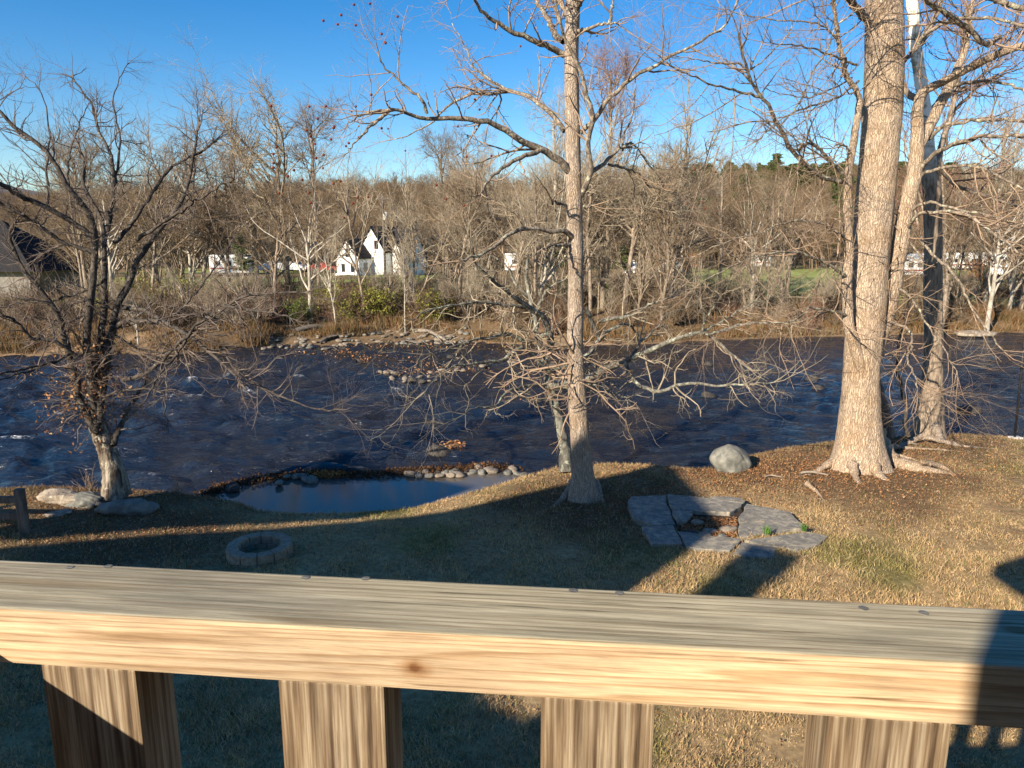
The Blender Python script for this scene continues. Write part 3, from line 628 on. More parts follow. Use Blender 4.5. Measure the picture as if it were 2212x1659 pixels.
def car(px, py, Yd, rz, label, paint='whitep', L=4.5, H=1.5, name='parked_car'):
    p = W(px, py, Yd); t = thing(name, label, 'car', (p[0], p[1], height(p[0], p[1])), rz)
    MB().extr([(-L/2, .35), (L/2, .35), (L/2, .8), (L/2-.9, .95), (L/2-1.5, H-.12), (-L/2+1.1, H-.12), (-L/2+.3, .98), (-L/2, .85)], -.85, .85).build('body', M[paint], t, bevel=.06)
    MB().extr([(-L/2+.55, .98), (L/2-1.05, .98), (L/2-1.55, H), (-L/2+1.15, H)], -.80, .80).build('window_band', M['glass'], t)
    MB().box(-L/2+1.2, L/2-1.6, -.72, .72, H, H+.05).build('roof', M[paint], t)
    for x in (-L/2+.85, L/2-.9):
        for y in (-.86, .70): MB().cyl((x, y, .33), (x, y+.16, .33), .33, .33, 14).build('wheel', M['tyre'], t)
camper(500, 582, 100, 5.2, 2.9, .1, 'white camper with red stripe among trees left of the farmhouse')
car(596, 585, 104, .5, 'white car with dark windscreen between camper and farmhouse')
car(640, 583, 112, -.3, 'pale blue grey car beside the farmhouse driveway', 'offwhite')
car(700, 588, 112, .1, 'dull red car parked left of the farmhouse', 'red')
camper(1106, 586, 110, 1.9, 3.0, .2, 'narrow white box trailer left of the middle trunk', name='box_trailer')
car(1365, 580, 106, 1.2, 'white van seen end on beside the dark evergreen', 'whitep', 4.2, 2.1, 'white_van')
car(1457, 576, 110, .4, 'white van at the edge of the green field', 'whitep', 4.6, 2.0, 'white_van')
camper(1645, 570, 125, 3., 2.4, 0, 'small pale shed like trailer above the bright green field', name='box_trailer')
camper(1960, 580, 96, 3.4, 3.2, .3, 'white camper seen between the two right hand trunks')
camper(2075, 562, 125, 11, 3.1, .05, 'long white mobile home with dark window behind the far field', name='mobile_home')
camper(2160, 562, 118, 4.5, 2.9, .1, 'white camper at the right end of the trailer row')
car(2140, 573, 90, 1.3, 'small white car by orange brush near the dark pole', 'whitep', 3.8, 1.4)
up = W(832, 600, 92); ut = thing('utility_pole', 'weathered utility pole with white transformer in front of the farmhouse', 'utility pole', (up[0], up[1], height(up[0], up[1])-.2))
MB().cyl((0, 0, 0), (0, 0, 10.9), .17, .12).build('pole', M['fence'], ut, smooth=True)
MB().cyl((.35, -.2, 7.7), (.35, -.2, 8.7), .27, .27).build('transformer', M['offwhite'], ut, smooth=True)
MB().box(-.9, .9, -.06, .06, 10.3, 10.45).build('crossarm', M['fence'], ut)
for k, (z, ex, ey) in enumerate(((9.4, 60, 10), (8.4, 62, 14), (9.4, -50, 12))):
    tb = Tubes(); s = np.linspace(0, 1, 20); tb.add(np.stack([s*ex, s*ey, z-3*(s-s*s)*1.2], 1), np.full(20, .014), 4)
    link('wire', tb.mesh('wire'), [M['screw']], ut)
# ------------------------------------------------------------------ TREES by the house
def c2(x, y): return (719+.35*x, .35*y)
def c3(x, y): return (1438+.35*x, .35*y)
def c5(x, y): return (719+.35*x, 498+.35*y)
def c6(x, y): return (1438+.35*x, 498+.35*y)
def c1(x, y): return (.35*x, .35*y)
def c4(x, y): return (.35*x, 498+.35*y)
def limb(cf, pts, Y, dY, h0, h1, n=22, k=8, wob=.012, off=0):
    """a limb drawn through pixel points, its depth running from Y+off to Y+dY; h0,h1 = half widths in metres"""
    m = len(pts); P = np.array([W(*cf(x, y), Y+off+(dY-off)*(i/(m-1))**1.0) for i, (x, y) in enumerate(pts)])
    P = resample(P, n); w = rng.normal(size=(n, 3))*wob; w[0] = 0; P = P+w
    return P[None], np.linspace(h0, h1, n)[None]
def limbs(tb, specs, Y, k=8):
    out = []
    for s in specs:
        P, R = limb(s[0], s[1], Y, s[2], s[3], s[4], off=s[5] if len(s) > 5 else 0); tb.add(P, R, k); out.append((P, R))
    return out
def rootset(parent, base, specs, m):
    for pts, r0 in specs:
        P = []
        for i, (x, y) in enumerate(pts):
            q = G(x, y, -.1); P.append((q[0], q[1], height(q[0], q[1])+r0*(.55-.8*i/(len(pts)-1))+2.2*r0*math.exp(-2.6*i)))
        tb = Tubes(); P = resample(P, 24); R = np.linspace(r0, r0*.25, 24)*(1+.15*rng.normal(size=24)); tb.add(P, R, 12); 
        link('root', tb.mesh('root'), [m], parent)
# --- middle sycamore
Y0 = 13.0
t1 = thing('sycamore_tree', 'tall straight sycamore with seed balls, base in house shadow, middle of the bank', 'tree')
tp = [(1262, 1083, 20), (1260, 1050, 20), (1256, 990, 20), (1252, 920, 19.5), (1247, 850, 18.5), (1243, 780, 18), (1243, 650, 17.5), (1244, 560, 17), (1240, 450, 16.5), (1238, 350, 15.5), (1236, 250, 15), (1235, 100, 13.5), (1237, 0, 12.5), (1238, -150, 10), (1242, -330, 6), (1240, -460, 2)]
path = [W(x, y, Y0) for x, y, _ in tp]; path[0][2] -= .2
link('trunk', trunkmesh('trunk', path, [h/FP*Y0*1.03 for *_, h in tp], 48, 150, .30, .38, ((3.6, .9), (4.9, .7), (5.9, 1.), (1.2, .6), (2.4, .6)), .012, 3, .006), [M['syc']], t1)
rootset(t1, 0, [([(1240, 1062), (1215, 1072), (1190, 1086)], .10), ([(1285, 1060), (1300, 1075), (1310, 1082)], .09)], M['syc'])
tb = Tubes()
Y1 = Y0
sp = [(c2, [(1470, 1075), (1400, 1000), (1300, 925), (1180, 870), (1050, 790), (920, 745), (720, 735), (560, 730), (440, 700), (350, 680)], -1.6, 0.069, 0.022),
      (c2, [(350, 680), (250, 760), (150, 870), (60, 960)], -2.0, 0.030, 0.005, -1.6), (c2, [(350, 680), (200, 700), (90, 760)], -1.8, 0.030, 0.005, -1.6),
      (c2, [(1300, 930), (1220, 945), (1130, 980), (1030, 1050), (960, 1110), (920, 1180), (880, 1215)], -1.6, 0.046, 0.012, -.35),
      (c2, [(1430, 810), (1380, 740), (1300, 660), (1200, 595), (1130, 570), (1000, 575), (870, 580), (790, 610), (700, 665), (620, 740), (500, 820), (350, 870)], 1.6, 0.046, 0.007),
      (c2, [(1130, 570), (1050, 540), (950, 480), (890, 430), (840, 350), (790, 230), (740, 140), (700, 30)], 1.4, 0.023, 0.005, .6),
      (c2, [(580, 700), (560, 620), (450, 540), (370, 460), (300, 380), (270, 290), (265, 240)], -1.9, 0.028, 0.004, -1.3),
      (c2, [(1430, 340), (1350, 290), (1250, 250), (1150, 215), (1050, 165), (980, 110), (920, 60), (870, 0), (830, -80)], -1.2, 0.056, 0.019),
      (c2, [(1425, 255), (1370, 210), (1330, 140), (1290, 60), (1250, 0), (1200, -120)], 1.0, 0.056, 0.019),
      (c2, [(1525, 820), (1600, 750), (1680, 640), (1780, 540), (1880, 460), (2000, 395), (2100, 340), (2212, 285), (2294, 235), (2394, 180), (2444, 110), (2494, 20)], -.9, 0.046, 0.011),
      (c2, [(1530, 1210), (1560, 1150), (1590, 1060), (1580, 960), (1570, 860), (1600, 760), (1600, 680), (1560, 600), (1530, 450), (1450, 280), (1400, 120), (1370, -40)], -.8, 0.056, 0.019, .0),
      (c2, [(1590, 1060), (1660, 1020), (1730, 950), (1820, 890), (1850, 890), (1910, 950)], 1.0, 0.043, 0.012, -.1),
      (c2, [(1790, 930), (1800, 830), (1840, 730), (1870, 560), (1870, 420), (1900, 280)], .6, 0.023, 0.005, .6),
      (c2, [(1700, 1015), (1800, 1040), (1900, 1080), (1960, 1150), (2050, 1170), (2150, 1220)], 1.6, 0.026, 0.006, .3),
      (c2, [(1510, 200), (1580, 175), (1680, 145), (1755, 145)], -1.0, 0.036, 0.012), (c2, [(1710, 140), (1725, 50), (1735, -60)], -.7, 0.030, 0.006, -.7),
      (c2, [(1500, 1510), (1440, 1430), (1330, 1420), (1200, 1410), (1100, 1440), (1020, 1500), (940, 1560), (850, 1590), (780, 1610)], -1.9, 0.050, 0.019),
      (c2, [(1490, 1510), (1400, 1510), (1330, 1520), (1290, 1545)], -1.0, 0.036, 0.012),
      (c2, [(1450, 1275), (1390, 1250), (1350, 1250)], -.5, 0.026, 0.017), (c2, [(1550, 1275), (1600, 1270)], -.4, 0.026, 0.012),
      (c2, [(1500, 60), (1560, -20), (1640, -100)], -.9, 0.040, 0.012), (c2, [(1450, 100), (1400, 20), (1330, -90)], .9, 0.040, 0.012)]
main = limbs(tb, sp, Y1, 9)
link('limbs', tb.mesh('limbs'), [M['limb']], t1)
tb = Tubes()
sprout = spawn(np.array([[W(1243, 740+17*i, Y0-.1) for i in range(9)]]), np.full((1, 9), .2), 0, 1.9, .022, 9, 0, 1, (88, 14), .22, .02, .2, .3, .1, cnt=28)
sprout = (sprout[0], sprout[1]); tb.add(*sprout, 4)
b2 = tb.add(*spawn(*sprout, 3.5, .6, .009, 5, .2, 1, (50, 12), .25, .03, .8, .6), 3)
b3 = tb.add(*spawn(*b2, 4, .25, .006, 4, .2, 1, (45, 12), .25, .03, .9, .8), 3)
good = [x for x in main]
lv = crown(tb, good[:14]+good[14:16]+good[20:], None, [dict(dens=3.7, L=1.3, r=.019, npts=7, k=4, t0=.18, ang=(58, 15), wig=.2, trop=.06, rend=.35),
    dict(dens=5.2, L=.55, r=.011, npts=5, ang=(48, 14), wig=.22, trop=.03, rend=.6), dict(dens=4.2, L=.28, r=.0078, npts=4, ang=(45, 14), wig=.25, trop=-.02, rend=.8)])
crown(tb, good[16:20], None, [dict(dens=2.2, L=.6, r=.013, npts=6, k=4, t0=.3, wig=.3), dict(dens=3, L=.3, r=.007, npts=4, wig=.3)])
link('twigs', tb.mesh('twigs'), [M['twig']], t1)
import bmesh
bm = bmesh.new(); bmesh.ops.create_icosphere(bm, subdivisions=1, radius=.022); bme = bpy.data.meshes.new('seed_ball'); bm.to_mesh(bme); bm.free(); bme.materials.append(M['ball'])
ends = np.concatenate([P[:, -1] for P, R in lv]); zc = ends
vis = [e for e in ends if 3.5 < e[2] < 11.2]
sel = rng.permutation(len(vis))[:1500]
left = [vis[i] for i in sel if vis[i][0] < -1.6][:52]; rest = [vis[i] for i in sel if vis[i][0] >= -1.6][:34]
for e in left+rest:
    o = bpy.data.objects.new('seed_ball', bme); C.objects.link(o); o.parent = t1; o.location = e-np.array([0, 0, .03])
# --- leaning lichened tree behind it
t2 = thing('leaning_tree', 'low wide lichened grey tree leaning out behind the sycamore trunk', 'tree')
Yb = 14.9
tb = Tubes()
tr = limb(c5, [(1440, 1490), (1432, 1380), (1425, 1300), (1400, 1200), (1370, 1060), (1335, 960), (1310, 860), (1290, 740), (1260, 620), (1240, 520), (1210, 380), (1190, 280), (1200, 180)], Yb, 1.2, .125, .035, 40)
tr[1][0, :] = np.interp(np.linspace(0, 1, 40), [0, .12, .4, .6, 1], [.16, .115, .095, .07, .03]); tb.add(*tr, 12)
link('trunk', tb.mesh('trunk'), [M['grey_limb']], t2)
tb = Tubes()
sp = [(c5, [(1330, 760), (1345, 660), (1300, 540), (1200, 470), (1120, 410), (1030, 340), (930, 260), (870, 180)], -1.5, .085, .02, .5),
      (c5, [(1200, 475), (1050, 460), (900, 440), (750, 460), (600, 490), (480, 560)], -2.2, .04, .01, 0),
      (c5, [(1320, 790), (1340, 640), (1200, 690), (1080, 640), (950, 660), (820, 690), (700, 740), (600, 770)], -1.8, .06, .01, .4),
      (c5, [(1310, 860), (1180, 720), (1050, 800), (900, 820), (760, 840), (650, 900), (560, 1000)], -2.4, .05, .008, .3),
      (c5, [(1310, 860), (1450, 830), (1580, 760), (1640, 680), (1680, 640), (1760, 590), (1830, 580), (1880, 640)], 1.9, .08, .02, .3),
      (c5, [(1330, 960), (1430, 960), (1560, 920), (1660, 870), (1760, 820), (1830, 790), (1920, 760), (2000, 720), (2100, 680), (2200, 640), (2304, 640), (2374, 680), (2440, 740), (2500, 790)], -1.6, .088, .02, .1),
      (c5, [(1800, 800), (1860, 930), (1940, 980), (2040, 990), (2140, 950), (2254, 945), (2400, 965), (2560, 950), (2740, 935)], -2.0, .05, .012, -.6),
      (c5, [(2274, 640), (2294, 540), (2250, 430), (2234, 350)], -1.9, .022, .01, -1.5), (c5, [(2290, 560), (2370, 440), (2440, 350)], -1.8, .022, .008, -1.5),
      (c5, [(2200, 650), (2330, 600), (2470, 520), (2600, 450), (2780, 405)], -1.3, .028, .008, -1.5), (c5, [(2330, 640), (2480, 590), (2620, 570), (2800, 572)], -1.9, .028, .008, -1.6),
      (c5, [(1330, 950), (1200, 960), (1080, 990), (1000, 1080), (860, 1100), (790, 1150)], -2.2, .035, .008, .1),
      (c5, [(1240, 520), (1290, 430), (1330, 360), (1400, 320), (1440, 300)], .8, .045, .015, .9), (c5, [(1200, 400), (1130, 330), (1080, 230), (980, 150)], 1.0, .035, .01, 1.),
      (c5, [(1560, 480), (1600, 560), (1640, 660), (1590, 760), (1580, 850)], 1.3, .05, .03, 1.), (c5, [(1640, 560), (1730, 540), (1850, 520), (1950, 460), (2050, 430)], 1.0, .05, .015, 1.3),
      (c5, [(1830, 790), (1900, 690), (2000, 600), (2060, 520), (2180, 480)], .4, .03, .008, -.6), (c5, [(1500, 940), (1650, 960), (1750, 1010), (1820, 1040)], -1.6, .022, .006, .1)]
main = limbs(tb, sp, Yb, 8)
link('limbs', tb.mesh('limbs'), [M['grey_limb']], t2)
tb = Tubes()
crown(tb, main, None, [dict(dens=4.0, L=1.25, r=.017, npts=8, k=4, t0=.1, ang=(55, 15), wig=.27, trop=.03), dict(dens=5.2, L=.55, r=.010, npts=6, ang=(50, 14), wig=.3), dict(dens=4.0, L=.26, r=.0078, npts=4, wig=.3, rend=.8)])
link('twigs', tb.mesh('twigs'), [plain('lichened_twig', (.30, .25, .18), .9, .45, 5, .1)], t2)
# --- the big multi stemmed tree on the right
t3 = thing('poplar_tree', 'huge multi stemmed tree with pale ridged bark and spreading roots at right', 'tree')
Yt = 14.9
tp = [(c6(1185, 1500), 44), (c6(1190, 1400), 42), (c6(1195, 1250), 41), (c6(1198, 1100), 38.5), (c6(1203, 950), 37), (c6(1215, 750), 37.5), (c6(1235, 560), 38), (c6(1258, 300), 37), (c6(1275, 80), 36.5), (c3(1300, 1150), 37.5), (c3(1320, 900), 37), (c3(1340, 650), 37), (c3(1350, 400), 37.5), (c3(1350, 200), 37), (c3(1345, 0), 35), (c3(1350, -300), 30), (c3(1360, -700), 20)]
path = [W(*q, Yt) for q, _ in tp]; path[0][2] -= .25
link('trunk', trunkmesh('trunk', path, [h/FP*Yt*1.0 for _, h in tp], 88, 240, .42, .55, ((3.5, .9), (4.4, .8), (5.2, .7), (5.85, 1.1), (.6, .8), (2.2, .8), (2.9, .5)), .018, 13, .008), [M['bigbark']], t3)
rootset(t3, 0, [([(1872, 972), (1925, 998), (1980, 1012), (2030, 1018), (2062, 1022)], .25), ([(1870, 1010), (1895, 1025), (1925, 1040)], .17), 
                ([(1835, 1012), (1848, 1030), (1860, 1046)], .12), ([(1815, 1000), (1770, 1012), (1725, 1022)], .10), ([(1740, 1050), (1765, 1058), (1782, 1076)], .05), ([(1990, 1012), (2040, 1008), (2068, 1030)], .07),
                ([(1900, 965), (1960, 960), (2040, 965), (2100, 972)], .06), ([(1905, 975), (1970, 985), (2020, 1000)], .05)], M['bigbark'])
tb = Tubes()
stems = []
def stem(cf, pts, hw, dY, n=40, off=0, k=20):
    P, _ = limb(cf, pts, Yt, dY, 1, 1, n, wob=.006, off=off); R = np.interp(np.linspace(0, 1, n), np.linspace(0, 1, len(hw)), hw)[None]/FP*Yt*.35; tb.add(P, R, k); stems.append((P, R)); return P, R
stem(c3, [(1215, 2330), (1180, 2180), (1150, 2080), (1128, 1980), (1120, 1720), (1130, 1520), (1120, 1400), (1120, 1200), (1130, 1060), (1145, 950), (1180, 740), (1200, 620)], [30, 34, 33, 31, 30, 29, 27, 26, 24, 22, 20, 18], -.45, off=-.25)
stem(c3, [(1250, 2300), (1290, 2120), (1355, 1930), (1395, 1780), (1420, 1620), (1450, 1500), (1480, 1300), (1520, 1150), (1545, 1000), (1552, 800), (1556, 650), (1592, 560)], [50, 66, 62, 56, 52, 50, 47, 45, 42, 38, 34, 26], .1, off=.05)
stem(c3, [(1548, 950), (1600, 830), (1645, 750), (1690, 650), (1740, 560), (1775, 490), (1800, 420), (1850, 300), (1880, 100), (1900, -60)], [30, 30, 30, 29, 26, 22, 17, 14, 12, 10], .6, off=.1)
stem(c3, [(1590, 560), (1720, 500), (1850, 430), (1950, 380), (2060, 330), (2150, 300), (2300, 240)], [24, 22, 22, 21, 20, 19, 16], -1.5, 30, 0.1)
stem(c3, [(1200, 640), (1180, 560), (1120, 480), (1090, 350), (1060, 200), (1040, 60), (1035, -80)], [16, 15, 14, 13, 11, 10, 8], -1.0, 30, -.4)
link('side_stem', tb.mesh('side_stem'), [M['bigbark']], t3)
tb = Tubes()
q = .0029
sp = [(c3, [(1120, 1120), (980, 1100), (880, 1030), (800, 950), (740, 860), (700, 780), (650, 690), (600, 610), (540, 520), (510, 440), (480, 350), (460, 290)], -2.0, 18*q, 7*q, -.3),
      (c3, [(600, 610), (500, 575), (400, 550), (300, 520), (150, 470), (0, 380)], -2.6, 9*q, 3*q, -1.3), (c3, [(510, 440), (450, 395), (330, 395), (200, 370), (80, 350)], -2.2, 7*q, 2*q, -1.6),
      (c3, [(520, 430), (640, 340), (740, 230), (800, 100), (840, -20)], -1.9, 5*q, 2*q, -1.6), (c3, [(700, 780), (820, 640), (900, 470), (1000, 300), (1060, 160), (1180, 60)], -1.5, 6*q, 4*q, -1.1),
      (c3, [(1110, 1090), (1040, 1020), (960, 930), (900, 885), (850, 900), (820, 940)], -1.0, 14*q, 8*q, -.4), (c3, [(1120, 1000), (1130, 930), (1090, 890), (1040, 900), (1000, 960)], -.9, 8*q, 4*q, -.4),
      (c3, [(1560, 1050), (1650, 960), (1760, 890), (1880, 860), (2000, 840), (2250, 832)], -1.6, 17*q, 9*q, .1), (c3, [(1620, 860), (1700, 790), (1800, 760), (1950, 740), (2250, 748)], -.6, 14*q, 8*q, .2),
      (c3, [(1760, 540), (1850, 510), (1950, 505), (2100, 520), (2250, 570)], -.8, 12*q, 7*q, .4), (c3, [(1580, 1080), (1700, 1040), (1850, 1020), (1950, 1040), (2100, 1110), (2250, 1200)], -1.4, 13*q, 6*q, 0),
      (c3, [(1510, 1310), (1600, 1250), (1720, 1270), (1900, 1310), (2050, 1340), (2250, 1430)], -1.2, 11*q, 5*q, 0), (c3, [(1490, 1420), (1550, 1330), (1700, 1310), (1850, 1320), (2000, 1430), (2250, 1600)], -1.8, 14*q, 6*q, 0),
      (c3, [(2060, 230), (1980, 270), (1880, 190), (1760, 100), (1650, 40), (1560, -60)], -2.0, 16*q, 14*q, -1.2), (c3, [(1560, 260), (1650, 180), (1760, 130), (1900, 110), (2000, 110), (2120, 140), (2250, 170)], -1.6, 12*q, 8*q, -.2),
      (c3, [(2212, 60), (2100, 20), (1950, -30)], -2.6, 15*q, 14*q, -2.6), (c3, [(1470, 380), (1560, 270), (1640, 130), (1700, 0), (1720, -80)], 1., 14*q, 6*q, .3),
      (c6, [(1390, 560), (1500, 620), (1520, 700), (1490, 800), (1540, 900), (1550, 1000)], -1.7, 11*q, 4*q, 0), (c6, [(1600, 90), (1680, 180), (1760, 240), (1830, 350), (1900, 500), (1990, 620), (2100, 760)], -1.8, 10*q, 4*q, -.5),
      (c6, [(1420, 330), (1520, 420), (1600, 560), (1700, 700), (1810, 900)], -1.9, 10*q, 3*q, 0), (c6, [(1110, 280), (950, 180), (750, 130), (500, 180), (200, 330)], -2.4, 12*q, 3*q, -.4),
      (c6, [(1110, 520), (900, 480), (780, 560), (500, 580), (300, 640)], -2.4, 10*q, 3*q, -.4), (c3, [(1110, 1480), (960, 1380), (760, 1370), (560, 1440), (350, 1500), (150, 1600)], -1.8, 9*q, 3*q, -.4),
      (c3, [(1190, 500), (1060, 600), (880, 660), (700, 740), (560, 880)], -2.2, 8*q, 3*q, -.4), (c3, [(1180, 400), (1050, 350), (880, 290), (650, 270)], -1.8, 8*q, 3*q, -.5), (c3, [(1240, 120), (1150, 20), (1100, -80)], -.8, 26*q, 20*q, -.2),
      (c3, [(1060, 240), (960, 150), (760, 130), (520, 100), (380, 60)], -1.9, 6*q, 2*q, -.9), (c3, [(1150, 480), (1000, 560), (850, 600), (640, 560)], -2.1, 6*q, 2*q, -.4)]
main = limbs(tb, sp, Yt, 9)
link('limbs', tb.mesh('limbs'), [M['limb']], t3)
tb = Tubes()
crown(tb, main+[stems[3], stems[4]]+[stems[2]], None, [dict(dens=4.0, L=1.8, r=.017, npts=9, k=4, t0=.08, ang=(50, 16), wig=.15, trop=.03), dict(dens=4.4, L=.85, r=.010, npts=6, ang=(42, 14), wig=.2, trop=.02), dict(dens=3.6, L=.45, r=.008, npts=4, wig=.2, rend=.8)])
bb = spawn(*stems[1], 6, 1.2, .014, 7, .05, .6, (75, 15), .2, .02, .3); tb.add(*bb, 4); b2 = tb.add(*spawn(*bb, 4, .5, .008, 5), 3)
link('twigs', tb.mesh('twigs'), [M['twig']], t3)
# --- second sycamore, white above
t4 = thing('white_sycamore', 'sycamore with tan base and white upper trunk behind the huge right tree', 'tree')
Ys = 17.9
tp = [(c6(1615, 1300), 33), (c6(1615, 1230), 29), (c6(1635, 1100), 26), (c6(1648, 900), 21), (c6(1655, 700), 18.5), (c6(1652, 450), 18.5), (c6(1650, 200), 17.5), (c3(1650, 1300), 17), (c3(1635, 1100), 16.5), (c3(1612, 900), 14), (c3(1598, 700), 13), (c3(1572, 500), 12.5), (c3(1545, 300), 12), (c3(1532, 100), 11.5), (c3(1520, 0), 10.5), (c3(1500, -300), 8)]
path = [W(*q_, Ys) for q_, _ in tp]; path[0][2] -= .3
link('trunk', trunkmesh('trunk', path, [h/FP*Ys for _, h in tp], 48, 140, .26, .4, ((5.7, 1.2), (4.6, .6), (3.4, .8), (.4, .8), (1.9, .5)), .02, 23, .005), [M['white']], t4)
rootset(t4, 0, [([(2015, 935), (2035, 945), (2050, 952)], .13), ([(1990, 948), (1950, 953), (1920, 955)], .07), ([(2000, 950), (2080, 958), (2160, 965)], .07)], M['syc'])
tb = Tubes()
sp = [(c3, [(1590, 640), (1480, 560), (1450, 450)], .6, .09, .05), (c3, [(1545, 300), (1640, 160), (1700, 20), (1740, -80)], 1.2, .07, .03), (c3, [(1640, 1150), (1700, 900), (1760, 700), (1800, 500), (1840, 260), (1860, 60)], 1.5, .09, .03),
      (c3, [(1760, 700), (1900, 560), (2000, 380), (2100, 200)], 2., .05, .015, 1.), (c3, [(1620, 900), (1740, 1100), (1880, 1180), (2060, 1240), (2212, 1290)], -.6, .06, .02), (c3, [(1600, 700), (1700, 620), (1900, 500), (2100, 360)], 1.6, .05, .015, 0)]
main = limbs(tb, sp, Ys, 8); link('limbs', tb.mesh('limbs'), [M['farbark']], t4)
tb = Tubes(); crown(tb, main, None, [dict(dens=3.6, L=1.9, r=.02, npts=8, k=4, t0=.2, ang=(42, 14), wig=.16, trop=.09), dict(dens=3.6, L=.8, r=.010, npts=6, ang=(40, 12), wig=.18, trop=.05), dict(dens=3, L=.4, r=.007, npts=4)])
link('twigs', tb.mesh('twigs'), [M['redtwig']], t4)
# sapling and dead stub between them
t5 = thing('sapling', 'dark crooked sapling standing between the two right hand trunks', 'sapling'); tb = Tubes()
m5 = limbs(tb, [(c6, [(1500, 1270), (1475, 1180), (1490, 1090), (1462, 1020), (1455, 950), (1430, 880), (1440, 700), (1480, 560)], -.3, .05, .02), (c6, [(1480, 1190), (1560, 1130), (1600, 1050)], .3, .02, .008)], 16.6, 8)
link('trunk', tb.mesh('trunk'), [M['darktwig']], t5); tb = Tubes(); crown(tb, m5, None, [dict(dens=5, L=.9, r=.012, npts=7, t0=.3, k=3), dict(dens=4, L=.4, r=.008, npts=5)]); link('twigs', tb.mesh('twigs'), [M['twig']], t5)
t6 = thing('dead_stub', 'dark leaning dead trunk stub close behind the huge right tree', 'dead trunk'); tb = Tubes()
P, _ = limb(c6, [(1375, 1275), (1350, 1150), (1330, 1020), (1312, 920), (1318, 875)], 16.0, 0, 1, 1, 20, wob=.01); tb.add(P, np.interp(np.linspace(0, 1, 20), [0, .5, .85, 1], [.17, .12, .07, .04])[None], 14)
link('trunk', tb.mesh('trunk'), [M['fence']], t6)
